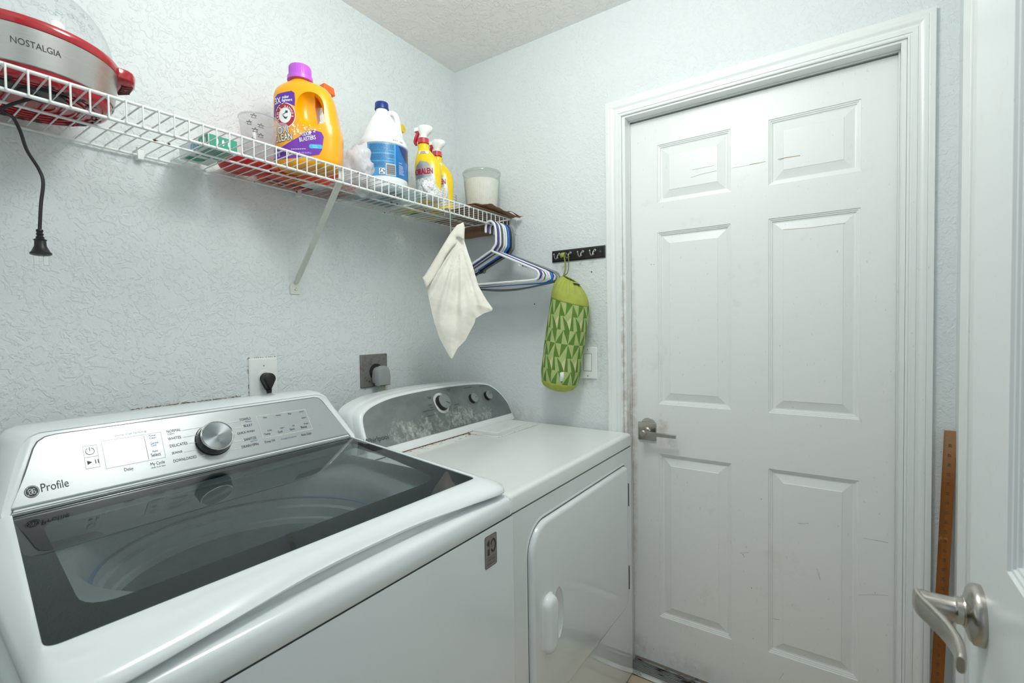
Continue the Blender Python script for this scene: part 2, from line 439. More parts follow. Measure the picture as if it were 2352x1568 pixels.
for q in ([(1787, 366), (1800, 363), (1812, 361), (1838, 357)], [(1586, 408), (1610, 400), (1646, 392)], [(1590, 390), (1620, 384), (1640, 380)], [(1798, 527), (1860, 523), (1942, 512)]):
    P_ = [at(u, v, 'x', .054) for u, v in q]
    for a, b in zip(P_, P_[1:]): line2(bm, (a.y, a.z), (b.y, b.z), .0011 if q[0][0] != 1787 else .002, X2)
obj('panel_scratches', bm, M_scratch, door1, smooth=False, flip=False)
# door lever, square rose
hp = at(1488, 990, 'x', .05)
bm = B(); y, z = -.872, .899
prism(bm, rrect(y-.0335, y+.0335, z-.0335, z+.0335, .003, 3), lambda a, b, t: Vector((.0515-t, a, b)), 0, .008)
lathe(bm, [(.030, 0), (.030, .003)], (.0515, y-.004, z+.020), 24, (-1, 0, 0))
lev = obj('door_handle', bm, M_nickel, door1, bevel=.001)
bm = B(); lathe(bm, [(.0165, 0), (.0165, .004), (.0115, .007), (.0105, .030), (.0125, .032), (.0125, .046), (.0105, .048), (.009, .0482), (.009, .050), (.0, .050)], (.0435, y, z), 28, (-1, 0, 0))
# square lever arm towards the right
prism(bm, [(y-.006, z-.0075), (y-.118, z-.0060), (y-.118, z+.0060), (y-.006, z+.0075)], lambda a, b, t: Vector((.0435-t, a, b)), .034, .044)
obj('lever', bm, M_nickel, lev, bevel=.0008)
bm = B(); lathe(bm, [(.003, 0), (.003, .0012)], (.0435, y+.021, z-.002), 12, (-1, 0, 0)); lathe(bm, [(.003, 0), (.003, .0012)], (.0435, y-.023, z-.002), 12, (-1, 0, 0))
obj('screw', bm, M_black, lev)
# grime patch beside the lever
# threshold
t = NT('worn_aluminium'); v = t.coord((1, .25, 1)); f = t.noise(v, 40, 5, .7)
t.l(t.mix(t.ramp(f, .5, .62), (.36, .38, .37), (.07, .05, .035)), t.b.inputs['Base Color'])
t.b.inputs['Metallic'].default_value = .7; t.b.inputs['Roughness'].default_value = .4; M_thr = t.m
bm = B(); pr = [(-.028, 0), (-.028, .004), (-.02, .010)]
xx = -.016
while xx < .045: pr += [(xx, .012), (xx+.004, .012), (xx+.0045, .0095), (xx+.0075, .0095)]; xx += .008
pr += [(.05, .013), (.05, 0)]
loft(bm, [[Vector((a, -1.598, b)) for a, b in pr], [Vector((a, -.818, b)) for a, b in pr]])
struct(obj('trim_3', bm, M_thr, ang=20))
# right wall casing next to the corner
prof2 = [(0, 0), (0, .009), (.002, .011), (.006, .011), (.008, .008), (.02, .010), (.03, .015), (.04, .016), (.048, .013), (.052, .015), (.058, .014), (.06, 0)]
bm = B(); loft(bm, [[Vector((-.205+t_, YR+h_, z_)) for t_, h_ in prof2] for z_ in (0, HC-.25)])
box(bm, -1.5, -.206, YR, YR+.006, 0, HC-.26)
struct(obj('trim_4', bm, M_trim, ang=25))

# open door in the foreground, hinged at the rear wall
YD = -1.6225; D0, D1 = -.8265, -1.655
r2 = []
for (a, b) in ((-1.12-.085, -.925), (-1.535, -1.29)):
    for (c, d) in ((1.7400, 1.9490), (1.12, 1.6330), (.2050, .8190)): r2.append((a, b, c, d))
r2 = [(a, b, c, d) for a, b, c, d in r2]
r2 = [(-1.20, -1.003, 1.74, 1.949), (-1.20, -1.003, 1.028, 1.633), (-1.20, -1.003, .205, .80), (-1.56, -1.31, 1.74, 1.949), (-1.56, -1.31, 1.028, 1.633), (-1.56, -1.31, .205, .80)]
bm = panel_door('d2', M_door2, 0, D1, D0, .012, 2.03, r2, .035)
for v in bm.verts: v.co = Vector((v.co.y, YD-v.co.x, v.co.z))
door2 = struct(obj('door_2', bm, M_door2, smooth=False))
rc = Vector((-.895, YD, .925))
bm = B(); ring = [(.0, -.001), (.0365, -.001), (.0370, .004), (.0360, .009), (.032, .0125), (.019, .0165), (.0185, .018), (.0, .018)]
lathe(bm, ring, rc, 48, (0, 1, 0))
rose = obj('door_handle', bm, M_nickel, door2)
bm = B()
lathe(bm, [(.0165, .010), (.0165, .024), (.0150, .0255), (.0145, .027), (.0145, .052), (.0155, .056), (.0155, .060), (.012, .0635), (.0, .0645)], rc, 36, (0, 1, 0))
obj('handle_neck', bm, M_nickel, rose)
bm = B(); rings = []
pth = smoothpath([(-.006, .063, .000), (.012, .0600, 0), (.035, .0500, -.001), (.062, .0400, -.002), (.088, .0350, -.003), (.112, .0355, -.004), (.124, .0375, -.004)], 6)
for i, p in enumerate(pth):
    s = i/(len(pth)-1); hh = .0150*(1-s)+.0115*s if s < .93 else .0115*(1-(s-.93)*3)
    th = .0042+.0015*math.sin(PI*s)
    q = pth[min(i+1, len(pth)-1)]-pth[max(i-1, 0)]; q.normalize(); nrm = Vector((-q.y, q.x, 0))
    rings.append([rc+Vector((-(p.x+nrm.x*th*math.cos(a)), p.y+nrm.y*th*math.cos(a), p.z+hh*(abs(math.sin(a))**.5)*(1 if math.sin(a) > 0 else -1))) for a in [2*PI*k/20 for k in range(20)]])
loft(bm, rings); obj('lever', bm, M_nickel, rose, bevel=.0008, ang=60)
bm = B(); lathe(bm, [(.0045, .0), (.0045, .0016)], rc+Vector((-.022, .0095, -.012)), 16, (0, 1, .1)); obj('screw', bm, M_black, rose)

# ================================================================ WASHER
WX0, WX1, WYF, WYB = -1.607, -.803, -.850, -.10
washer = thing('washing_machine', 'white top-load washer with dark glass lid and silver control console, nearest the viewer', 'washing machine', (-1.205, -.48, 0))
bm = B()
# cabinet: front, sides, back without top
o_ = rrect(WX0, WX1, WYF, WYB, [.012, .012, .012, .012], 4)
loft(bm, [[Vector((x, y, z)) for x, y in o_] for z in (.015, .8625)], False)
obj('cabinet', bm, M_enamel, washer)
LN = (0, -.0782, 1); LP = (0, -.307, .987)
def lidz(y): return .987+.0782*(y+.307)
# top cover ring between cabinet and lid
bm = B(); rings = []
for (ins, z) in ((.012, .860), (.0015, .8645), (0, .8660), (.0005, .885), (.002, .896), (.0045, .9015), (.008, .9050), (.014, .9080), (.030, .9110), (.055, .9120)):
    o_ = rrect(WX0+ins, WX1-ins, WYF+ins, WYB-ins, .02+ins*.5, 8); rings.append([Vector((x, y, z)) for x, y in o_])
loft(bm, rings, False)
cover = obj('top_cover', bm, M_enamel, washer, ang=50)
bm = B(); o_ = rrect(WX0+.004, WX1-.004, WYF+.0035, WYB-.003, .012, 6); loft(bm, [[Vector((x, y, z)) for x, y in o_] for z in (.861, .8665)], False)
obj('seam', bm, M_gap, washer)
# tub rim with round opening (seen through the glass), basket
M_tub = mat('tub_plastic', (.62, .66, .66), .4, 0, .03)
M_basket = mat('basket_steel', (.42, .44, .45), .32, .85, .05)
CX, CY, RT = -1.205, -.478, .272
def squircle(cx, cy, rx, ry, p, n=64):
    out = []
    for i in range(n):
        a = 2*PI*i/n; c, s = math.cos(a), math.sin(a)
        out.append((cx+rx*abs(c)**(2/p)*(1 if c > 0 else -1), cy+ry*abs(s)**(2/p)*(1 if s > 0 else -1)))
    return out
bm = B(); rings = []
for f, z in ((1.0, .895), (1.0, .9265), (.96, .924), (.9, .920)):
    rings.append([Vector((x, y, z)) for x, y in squircle(-1.205, -.475, .380*f+.0, .345*f, 9)])
for k, z in ((1.06, .913), (1.03, .905), (1.0, .885), (.985, .86), (.955, .857), (.950, .842), (.915, .839), (.910, .815), (.885, .812), (.88, .80)):
    rings.append([Vector((x, y, z)) for x, y in squircle(CX, CY, RT*k, RT*.99*k, 2.0)])
loft(bm, rings, False)
obj('tub_ring', bm, M_tub, washer, ang=50)
M_bluering = mat('pale_blue_ring_plastic', (.22, .36, .50), .3)
bm = B(); rings = [[Vector((x, y, z)) for x, y in squircle(CX, CY, RT*k, RT*.99*k, 2.0)] for k, z in ((.983, .8612), (.962, .8608), (.957, .8600))]
loft(bm, rings, False); obj('balance_ring', bm, M_bluering, washer)
bm = B(); rings = [[Vector((x, y, z)) for x, y in squircle(CX, CY, RT*k, RT*.99*k, 2.0)] for k, z in ((.885, .80), (.88, .79), (.90, .60), (.88, .55), (.5, .53), (.18, .53), (.14, .60), (.03, .63))]
loft(bm, rings, True); obj('wash_basket', bm, M_basket, washer)
# lid: white frame around glass
G = {'BL': (-1.532, -.3065), 'BR': (-.8455, -.3065), 'FR': (-.8585, -.7805), 'FL': (-1.584, -.7605)}
NS, NF = 14, 40
def loop(BL, BR, FR, FL, rf, rb=.004):
    """points: front edge left->right, right edge, back edge, left edge; rounded corners"""
    P4 = [Vector(FL), Vector(FR), Vector(BR), Vector(BL)]; rr_ = [rf, rf, rb, rb]; cor = []
    for i in range(4):
        p, a, b = P4[i], P4[i-1], P4[(i+1) % 4]; da, db = (a-p).normalized(), (b-p).normalized()
        c = []
        for k in range(7):
            t_ = k/6; q = p+da*rr_[i]*(1-t_)**2+db*rr_[i]*t_**2; c.append(q)
        cor.append(c)
    out = []
    for i, nn in enumerate((NF, NS, NF, NS)):
        out += cor[i]; a = cor[i][-1]; b = cor[(i+1) % 4][0]
        for k in range(1, nn): out.append(a+(b-a)*k/nn)
    return out
O = {'BL': (-1.590, -.300), 'BR': (-.818, -.300), 'FR': (-.8045, -.850), 'FL': (-1.603, -.850)}
gl = loop(G['BL'], G['BR'], G['FR'], G['FL'], .016); ou = loop(O['BL'], O['BR'], O['FR'], O['FL'], .055, .006)
def bumpx(x):  # finger scoop: the lip lifts towards the middle of the front edge
    s = (x-(-1.19))/.30; return math.exp(-(s*s)**1.25)
def ringpt(f, drop, push=0, lip=False, zabs=None):
    out = []
    for g, o in zip(gl, ou):
        p = g.lerp(o, f); side = min(abs(o.x-O['FL'][0]), abs(o.x-O['FR'][0]))
        fr_ = max(0, min(1, (-.80-o.y)/.05))
        z = lidz(p.y)-drop*(1.0 if fr_ < .5 else .9)
        y = p.y
        if lip: z = .9140+.0190*bumpx(p.x)*fr_+(1-fr_)*(lidz(p.y)-.9145-.034)*.9; z = min(z, lidz(p.y)-.012)
        if fr_ > 0 and f > .5: y += .027*bumpx(p.x)*fr_*(f-.5)*2
        out.append(Vector((p.x, y, z)))
    return out
rings = [ringpt(0, .0035), ringpt(0, 0), ringpt(.02, -.0008), ringpt(.22, .0005), ringpt(.45, .0040), ringpt(.65, .0085), ringpt(.82, .0135), ringpt(.95, .0180), ringpt(1.0, .0235)]
lipr = ringpt(1.0, 0, lip=True)
rings[-1] = [a.lerp(b, .55) for a, b in zip(rings[-1], lipr)]
rings.append(lipr)
und = ringpt(.97, 0, lip=True); rings.append([Vector((p.x, p.y, p.z-.001)) for p in und])
rings.append([Vector((p.x, p.y, min(p.z+.004, lidz(p.y)-.02))) for p in ringpt(.55, 0, lip=True)])
rings.append([Vector((p.x, p.y, lidz(p.y)-.016)) for p in ringpt(.1, 0)])
rings.append([Vector((p.x, p.y, lidz(p.y)-.006)) for p in ringpt(-.01, 0)])
bm = B(); loft(bm, rings, False)
lid = obj('lid', bm, M_enamel, washer, ang=75)
# dark strip painted as the shade in the gap under the lid lip
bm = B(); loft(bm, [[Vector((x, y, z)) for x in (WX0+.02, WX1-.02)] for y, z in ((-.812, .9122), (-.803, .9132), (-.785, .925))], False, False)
obj('lip_gap_shade', bm, mat('lip_shade_grey', (.07, .075, .08), .6), washer)
M_glass = clear('tinted_lid_glass', (.50, .54, .555), .008, 1.68)
M_frit = mat('dark_frit_glass', (.007, .014, .022), .3, 0, .0, spec=.1, coat=0)
bm = B(); gz = lambda x, y, d=0: Vector((x, y, lidz(y)-.0012-d))
sheet(bm, [(p.x, p.y) for p in gl], gz)
for f in bm.faces: f.normal_update()
pane = obj('lid_glass', bm, M_glass, lid, smooth=False)
# black printed border below the glass
win = [at(0, 0, 'z', 0)]*0
wp = [atp(u, v, LP, LN) for u, v in ((118, 1240), (178, 1412), (1020, 1112), (820, 1012))]
wl = loop((wp[0].x+.006, -.375), (wp[3].x-.012, -.345), (-.915, -.715), (wp[1].x+.008, -.705), .045, .03)
bm = B(); loft(bm, [[gz(p.x, p.y, .0015) for p in gl], [gz(p.x, p.y, .0015) for p in wl]], False)
obj('glass_border', bm, M_frit, lid, smooth=False)

# console ------------------------------------------------------------
SL = .6; CN = (0, 1, -SL); C0 = (0, -.307, .987)
cpt = lambda u, v: atp(u, v, C0, CN)
def cy_(z): return -.307+SL*(z-.987)
def cfn(off=0):
    nn = Vector((0, -1, SL)).normalized()*off
    return lambda x, z: Vector((x, cy_(z), z))+nn
# shell outline in (x, z) on the console plane
sh = [(-1.5475, .975)]+[(-1.5475, .992), (-1.520, 1.070), (-1.507, 1.098), (-1.497, 1.1075), (-1.482, 1.1125), (-.902, 1.1125), (-.886, 1.109), (-.873, 1.100), (-.830, .992), (-.830, .975)]
shd = []
for i in range(len(sh)-1):
    for k in range(4): shd.append((sh[i][0]+(sh[i+1][0]-sh[i][0])*k/4, sh[i][1]+(sh[i+1][1]-sh[i][1])*k/4))
shd.append(sh[-1])
rings = []
def shr(scale, dy, dz=0, drop=0):
    cx, cz = -1.188, .975
    return [Vector((cx+(x-cx)*scale, cy_(z)+dy, cz+(z-cz)*(scale)+dz)) for x, z in shd]
rings = [shr(.985, -.000), shr(.993, -.0015), shr(1.0, .001), shr(1.012, .008), shr(1.03, .022), shr(1.045, .045), shr(1.05, .07), shr(1.045, .10)]
rings.append([Vector((p.x, -.115, .94+(p.z-.94)*.93)) for p in shr(1.03, .12)])
bm = B(); loft(bm, rings, False); 
bm.faces.new([bm.verts.new(p) for p in rings[-1]])
bm.faces.new([bm.verts.new(p) for p in rings[0]])
# base skirt to the deck
box(bm, WX0+.02, WX1-.02, -.285, -.112, .90, .972)
console = obj('control_console', bm, M_enamel, washer, ang=50)
# steel panel
t = NT('brushed_console_steel'); v = t.coord((1, 1, 1)); v3 = t.coord((3, 400, 400)); f = t.noise(v3, 3, 2)
g = t.noise(v, 22, 5, .7)
t.l(t.mix(t.ramp(g, .58, .72, 0, .35), (.44, .465, .475), (.31, .325, .33)), t.b.inputs['Base Color'])
t.b.inputs['Metallic'].default_value = .92
t.l(t.ramp(f, .3, .7, .30, .36), t.b.inputs['Roughness']); t.bump(f, .012, .0004); M_steel = t.m
pan = [(-1.5285, .9935), (-1.505, 1.045), (-1.489, 1.085), (-1.483, 1.095), (-1.472, 1.1015), (-1.458, 1.1035), (-.912, 1.1035), (-.901, 1.1005), (-.893, 1.092), (-.8455, .9935)]
bm = B(); fo = cfn(.0012)
sheet(bm, [(-1.5315, .9975)]+[p for p in [(-1.508, 1.045), (-1.491, 1.085), (-1.484, 1.095), (-1.473, 1.1015), (-1.458, 1.1035), (-.912, 1.1035), (-.901, 1.1005), (-.893, 1.092), (-.8475, .9975)]], fo)
# rolled lower edge
rr = []
for a in range(0, 8):
    an = a/7*PI*.62; r_ = .0085
    base = Vector((0, cy_(.9975), .9975)); nrm = Vector((0, -1, SL)).normalized(); dn = Vector((0, -SL, -1)).normalized()
    c = base+nrm*(.0012-r_); p = c+(nrm*math.cos(an)+dn*math.sin(an))*r_
    rr.append([Vector((x, p.y, p.z)) for x in (-1.5315-(.9975-p.z)*.2, -.8475+(.9975-p.z)*.35)])
loft(bm, rr, False, False)
panel = obj('control_panel', bm, M_steel, washer, ang=60)
bm = B(); tube(bm, [(-1.533, -.3085, .9888), (-.8440, -.3085, .9888)], .0014, 8); obj('chrome_strip', bm, M_chrome, console)
# dark seam around the panel
bm = B(); frame2(bm, [(-1.5335, .9885), (-1.510, 1.046), (-1.493, 1.086), (-1.486, 1.0965), (-1.474, 1.1033), (-1.458, 1.1053), (-.912, 1.1053), (-.900, 1.1023), (-.891, 1.093), (-.8435, .9885)], .0035, cfn(.0007))
obj('panel_seam', bm, mat('seam_grey', (.10, .11, .12), .5), console, smooth=False, flip=False)
# printed lettering
bm = B(); F = cfn(.0017)
def lt(bm, s, u0, v0, u1, v1, h=None, bold=0):
    a, b = cpt(u0, v0), cpt(u1, v1); text(bm, s, F, a.x, a.z, w=b.x-a.x, h=h, bold=bold)
def z5(x, y): return x/4.2, 880+y/4.2
def z6(x, y): return 360+x/4.704, 880+y/4.704
for s, a, b in (('NORMAL', (1610, 482), (1745, 462)), ('WHITES', (1622, 554), (1747, 532)), ('DELICATES', (1640, 622), (1810, 594)), ('JEANS', (1658, 694), (1760, 674)), ('DOWNLOADED', (1675, 767), (1900, 724))):
    lt(bm, s, *z5(*a), *z5(*b), h=.0056)
for s, a, b in (('TOWELS', (895, 412), (1015, 393)), ('BULKY', (942, 478), (1035, 460)), ('QUICK WASH', (872, 562), (1058, 532)), ('SANITIZE', (945, 626), (1078, 602)), ('DRAIN+SPIN', (920, 705), (1100, 668))):
    lt(bm, s, *z6(*a), *z6(*b), h=.0056)
for s, a, b in (('Temp', (1165, 571), (1230, 556)), ('Soil', (1312, 542), (1357, 530)), ('Spin', (1440, 518), (1492, 505)), ('Rinse', (1560, 492), (1622, 480)), ('Deep Fill', (1172, 655), (1278, 632)), ('Auto Soak', (1562, 574), (1672, 552))):
    lt(bm, s, *z6(*a), *z6(*b), h=.0060)
for s, a, b in (('Cold', (1197, 522), (1240, 513)), ('Light', (1332, 497), (1378, 487)), ('Off', (1465, 471), (1488, 466)), ('Single', (1590, 450), (1640, 438)), ('Hot', (1152, 383), (1187, 376)), ('Heavy', (1288, 361), (1340, 351)), ('Max', (1418, 341), (1453, 334)), ('Deep', (1543, 320), (1585, 312)), ('Extra', (1567, 384), (1610, 376))):
    lt(bm, s, *z6(*a), *z6(*b), h=.0040)
lt(bm, 'Select', *z5(1460, 713), *z5(1553, 695), h=.0068); lt(bm, 'My Cycle', *z5(1457, 808), *z5(1593, 782), h=.0078); lt(bm, 'Delay', *z5(1203, 862), *z5(1292, 845), h=.0078)
lt(bm, 'Profile', *z5(400, 1052), *z5(668, 1000), h=.0135)
obj('dark_lettering', bm, M_ink, panel, smooth=False, flip=False)
bm = B()
lt(bm, 'Smarter Wash Technology', *z5(1108, 524), *z5(1418, 478), h=.0048); lt(bm, 'Power', *z5(1437, 519), *z5(1505, 507), h=.0042); lt(bm, 'Clean', *z5(1441, 542), *z5(1505, 530), h=.0042)
lt(bm, 'Gentle', *z5(1451, 592), *z5(1527, 578), h=.0042); lt(bm, 'Care', *z5(1457, 613), *z5(1509, 603), h=.0042); lt(bm, 'Auto', *z5(1469, 669), *z5(1525, 659), h=.0042)
lt(bm, 'Colors', *z5(1615, 501), *z5(1680, 491), h=.0034); lt(bm, 'Hold 3s to Save', *z5(1462, 826), *z5(1598, 800), h=.0030)
lt(bm, 'Tangle Control', *z6(1344, 620), *z6(1508, 584), h=.0050); lt(bm, 'Sheets', *z6(957, 427), *z6(1020, 416), h=.0034); lt(bm, 'with Oxi', *z6(1010, 638), *z6(1085, 624), h=.0034)
obj('blue_lettering', bm, M_blueink, panel, smooth=False, flip=False)
bm = B()
def quad(pts, wd, r=0):
    P_ = [cpt(*p) for p in pts]; frame2(bm, [(p.x, p.z) for p in P_], wd, F)
quad([z5(828, 832), z5(968, 806), z5(932, 592), z5(792, 610)], .0013)
quad([z5(1024, 828), z5(1600, 716), z5(1550, 468), z5(972, 560)], .0013)
quad([z6(1146, 600), z6(1680, 495), z6(1600, 281), z6(1069, 360)], .0012)
for a, b in ((z5(812, 721), z5(945, 699)), (z5(1757, 456), z5(1930, 428)), (z5(1762, 523), z5(1890, 502)), (z5(1826, 580), z5(1890, 570)), (z5(1775, 664), z5(1900, 642)), (z5(1912, 709), z5(1975, 697)),
             (z6(755, 432), z6(882, 410)), (z6(830, 492), z6(935, 474)), (z6(835, 553), z6(865, 548)), (z6(848, 634), z6(942, 616)), (z6(805, 722), z6(915, 700))):
    p, q = cpt(*a), cpt(*b); line2(bm, (p.x, p.z), (q.x, q.z), .0012, F)
obj('white_lettering', bm, M_inkw, panel, smooth=False, flip=False)
bm = B()
p, q = cpt(*z5(1386, 510)), cpt(*z5(1434, 735)); line2(bm, (p.x, p.z), (q.x, q.z), .0006, F)
# power symbol, play / pause
p = cpt(*z5(866, 657)); n_ = 26
for k in range(n_):
    a0 = PI/2+.42+(2*PI-.84)*k/n_; a1 = PI/2+.42+(2*PI-.84)*(k+1)/n_
    line2(bm, (p.x+.0066*math.cos(a0), p.z+.0060*math.sin(a0)), (p.x+.0066*math.cos(a1), p.z+.0060*math.sin(a1)), .0010, F)
line2(bm, (p.x, p.z), (p.x, p.z+.0075), .0010, F)
p = cpt(*z5(846, 790)); sheet(bm, [(p.x, p.z), (p.x+.0075, p.z+.0036), (p.x, p.z+.0074)], F)
for dx in (.0125, .0165): line2(bm, (p.x+dx, p.z+.0), (p.x+dx, p.z+.0072), .0013, F)
# round monogram badge
p = cpt(*z5(306, 1047)); R_ = .0098
sheet(bm, ell(p.x, p.z, R_, R_, 36), F)
obj('symbols', bm, M_ink, panel, smooth=False, flip=False)
bm = B(); F2 = cfn(.0021); 
frame2(bm, ell(p.x, p.z, R_*.90, R_*.90, 36), .0006, F2)
sp = [(-.0062, .0005), (-.0050, .0042), (-.0014, .0052), (.0004, .0030), (-.0018, .0012), (-.0046, -.0005), (-.0040, -.0042), (-.0010, -.0050), (.0006, -.0022), (-.0014, -.0006)]
sq = smoothpath([(a, b, 0) for a, b in sp], 4)
for a, b in zip(sq, sq[1:]): line2(bm, (p.x+a.x*.80, p.z+a.y*.80), (p.x+b.x*.80, p.z+b.y*.80), .0008, F2)
sp = [(.0055, .0036), (.0028, .0052), (.0010, .0026), (.0010, -.0010), (.0020, -.0044), (.0050, -.0044), (.0058, -.0012), (.0034, .0002), (.0012, .0002), (.0046, .0006)]
sq = smoothpath([(a, b, 0) for a, b in sp], 4)
for a, b in zip(sq, sq[1:]): line2(bm, (p.x+a.x*.80, p.z+a.y*.80), (p.x+b.x*.80, p.z+b.y*.80), .0008, F2)
for k in range(4):
    a = PI/4+k*PI/2; text(bm, ',', F2, p.x+.0080*math.cos(a), p.z+.0080*math.sin(a)-.001, h=.0022)
obj('badge_monogram', bm, M_inkw, panel, smooth=False, flip=False)
# knob
kc = cpt(490, 1010); kn = Vector((0, -1, SL)).normalized()
bm = B(); lathe(bm, [(.0372, 0), (.0375, .004), (.0362, .020), (.0350, .0245), (.0340, .0255)], kc, 64, kn, cap=False)
knob = obj('cycle_knob', bm, mat('knob_dark_chrome', (.13, .135, .13), .16, 1, .02), washer)
bm = B(); lathe(bm, [(.0350, .0245), (.0348, .0262), (.0330, .0270), (.0316, .0262)], kc, 64, kn, cap=False); obj('knob_ring', bm, M_chrome, knob)
t = NT('brushed_steel_with_sheen'); v = t.coord(loc=tuple(-(kc-washer.location)))
sx = t.a('ShaderNodeSeparateXYZ'); t.l(v, sx.inputs[0]); an = t.math('ARCTAN2', sx.outputs[2], sx.outputs[0])
wv = t.math('SINE', t.math('MULTIPLY', an, 2)); t.l(t.mix(t.ramp(wv, -1, 1), (.20, .23, .25), (.34, .37, .39)), t.b.inputs['Base Color'])  # light and dark lobes by angle: metal sheen painted into the colour
t.b.inputs['Metallic'].default_value = 1; t.b.inputs['Roughness'].default_value = .22; t.b.inputs['Anisotropic'].default_value = .8
bm = B(); lathe(bm, [(.0316, .0262), (.0300, .0250), (.0, .0248)], kc, 64, kn); obj('knob_face', bm, t.m, knob)
bm = B(); lathe(bm, [(.039, -.001), (.039, .0016), (.0372, .0018)], kc, 48, kn, cap=False); obj('knob_bezel', bm, M_black, knob)
# warranty sticker on the front
M_stick = mat('silver_sticker', (.30, .28, .26), .35, .4, .03)
fY = lambda off: (lambda x, z: Vector((x, WYF-off, z)))
P_ = [at(u, v, 'y', WYF) for u, v in ((1114, 1246), (1140, 1229), (1141, 1287), (1116, 1303))]
x0, x1 = -.918, -.876; z0, z1 = .778, .848
bm = B(); prism(bm, rrect(x0, x1, z0, z1, .004, 4), lambda a, b, t: Vector((a, WYF-t, b)), .0001, .0006)
stk = obj('warranty_sticker', bm, M_stick, washer)
bm = B(); F = fY(.0009); frame2(bm, rrect(x0, x1, z0, z1, .004, 4), .0010, F)
wx = x1-x0
sheet(bm, [(x0+.005, z0+.052), (x0+.013, z0+.060), (x0+.016, z0+.060), (x0+.016, z0+.047), (x0+.009, z0+.047), (x0+.009, z0+.051)], F)
sheet(bm, [(x0+.009, z0+.041), (x0+.016, z0+.041), (x0+.016, z0+.027), (x0+.009, z0+.027)], F)
oc = (x0+.029, z0+.0445)
for k in range(24):
    a0 = -2.6+5.5*k/24; a1 = -2.6+5.5*(k+1)/24
    line2(bm, (oc[0]+.0078*math.cos(a0), oc[1]+.0132*math.sin(a0)), (oc[0]+.0078*math.cos(a1), oc[1]+.0132*math.sin(a1)), .0048, F)
text(bm, 'YEAR', F, x0+.010, z0+.0422, w=.017, h=.0036)
line2(bm, (x0+.004, z0+.022), (x1-.003, z0+.022), .0008, F)
text(bm, 'LIMITED', F, x0+.008, z0+.0135, w=.026, h=.0048); text(bm, 'WARRANTY', F, x0+.006, z0+.0055, w=.031, h=.0048)
obj('sticker_print', bm, M_ink, stk, smooth=False, flip=False)

# ================================================================ DRYER
DX0, DX1, DYF, DYB, DZ = -.7975, -.0145, -.835, -.10, .90
dryer = thing('clothes_dryer', 'white front-load dryer with worn grey console beside the six-panel door', 'clothes dryer', (-.405, -.46, 0))
bm = B(); o_ = rrect(DX0, DX1, DYF, DYB, .010, 4)
loft(bm, [[Vector((x, y, z)) for x, y in o_] for z in (.006, .852)], True)
cab = obj('cabinet', bm, M_enamel2, dryer, ang=30)
bm = B(); o_ = rrect(DX0+.003, DX1-.003, DYF+.0025, DYB-.003, .008, 4); loft(bm, [[Vector((x, y, z)) for x, y in o_] for z in (.851, .8575)], False); obj('seam', bm, M_gap, dryer)
# top with rolled edges; rust along the console
t = NT('worn_white_enamel_top'); v = t.coord(loc=tuple(dryer.location)); sx = t.a('ShaderNodeSeparateXYZ'); t.l(v, sx.inputs[0])
near = t.ramp(sx.outputs[1], -.40, -.325, 0, 1); n1 = t.noise(v, 55, 6, .7)
m1 = t.ramp(t.math('ADD', n1, t.math('MULTIPLY', near, .16)), .70, .76, 0, .9)
fn_ = t.noise(v, 6, 4); st = t.math('MULTIPLY', t.ramp(sx.outputs[1], -.44, -.31, 0, 1), t.ramp(fn_, .45, .65, 0, .55))
c = t.mix(st, (.80, .82, .81), (.66, .58, .47)); c = t.mix(m1, c, (.16, .07, .03)); t.l(c, t.b.inputs['Base Color'])
t.b.inputs['Roughness'].default_value = .2; t.b.inputs['Coat Weight'].default_value = .3; M_dtop = t.m
bm = B(); rings = []
for ins, z in ((0, .8565), (0, .890), (.002, .8955), (.006, .8990), (.012, .9005), (.020, .9003), (.03, .900), (.2, .900)):
    rings.append([Vector((x, y, z)) for x, y in rrect(DX0+ins, DX1-ins, DYF+ins, DYB-ins, .012, 5)])
loft(bm, rings, False); bm.faces.new([bm.verts.new(p) for p in rings[-1]])
obj('top_panel', bm, M_dtop, dryer, ang=50)
# lint screen cover
LZ = .9008
lp = [(-.338, -.320), (-.342, -.462), (-.060, -.462), (-.030, -.320)]
bm = B(); prism(bm, [(-.338, -.318), (-.335, -.440), (-.318, -.462), (-.078, -.462), (-.052, -.452), (-.036, -.318)], lambda a, b, t: Vector((a, b, .9002+t)), 0, .0032)
lint = obj('lint_screen_cover', bm, M_dtop, dryer, bevel=.0015)
bm = B(); prism(bm, [(-.305, -.318), (-.286, -.420), (-.080, -.420), (-.062, -.405), (-.055, -.318)], lambda a, b, t: Vector((a, b, .9034+t)), 0, .003)
obj('finger_tab', bm, M_white, lint, bevel=.0012)
# console
CN2 = (0, 1, -.5); C02 = (0, -.312, .9)
d0 = [(838.7, 1007.8), (834, 966), (844.5, 940), (874, 921), (917, 907), (995, 891.5), (1073, 881.7), (1112.5, 881.7), (1132, 889.5), (1151.6, 907), (1171, 932.6), (1181, 949)]
dp = [atp(u, v, C02, CN2) for u, v in d0]
dcy = lambda z: -.312+.5*(z-.9)
outl = [(-.7735, .932)]+[(min(p.x, -.020), p.z) for p in dp[1:]]
outl = [(-.780, .905), (-.774, .930)]+[(p.x-.006, p.z) for p in dp[1:3]]+[(p.x, p.z) for p in dp[3:]]
sm = smoothpath([(x, z, 0) for x, z in outl], 5)
arch = [(min(p.x, -.0165), p.y) for p in sm]
zb0 = .926
pan = [(x, max(z, zb0)) for x, z in arch]
bm = B(); Fd = lambda off: (lambda x, z: Vector((x, dcy(z), z))+Vector((0, -1, .5)).normalized()*off)
cxm = -.40
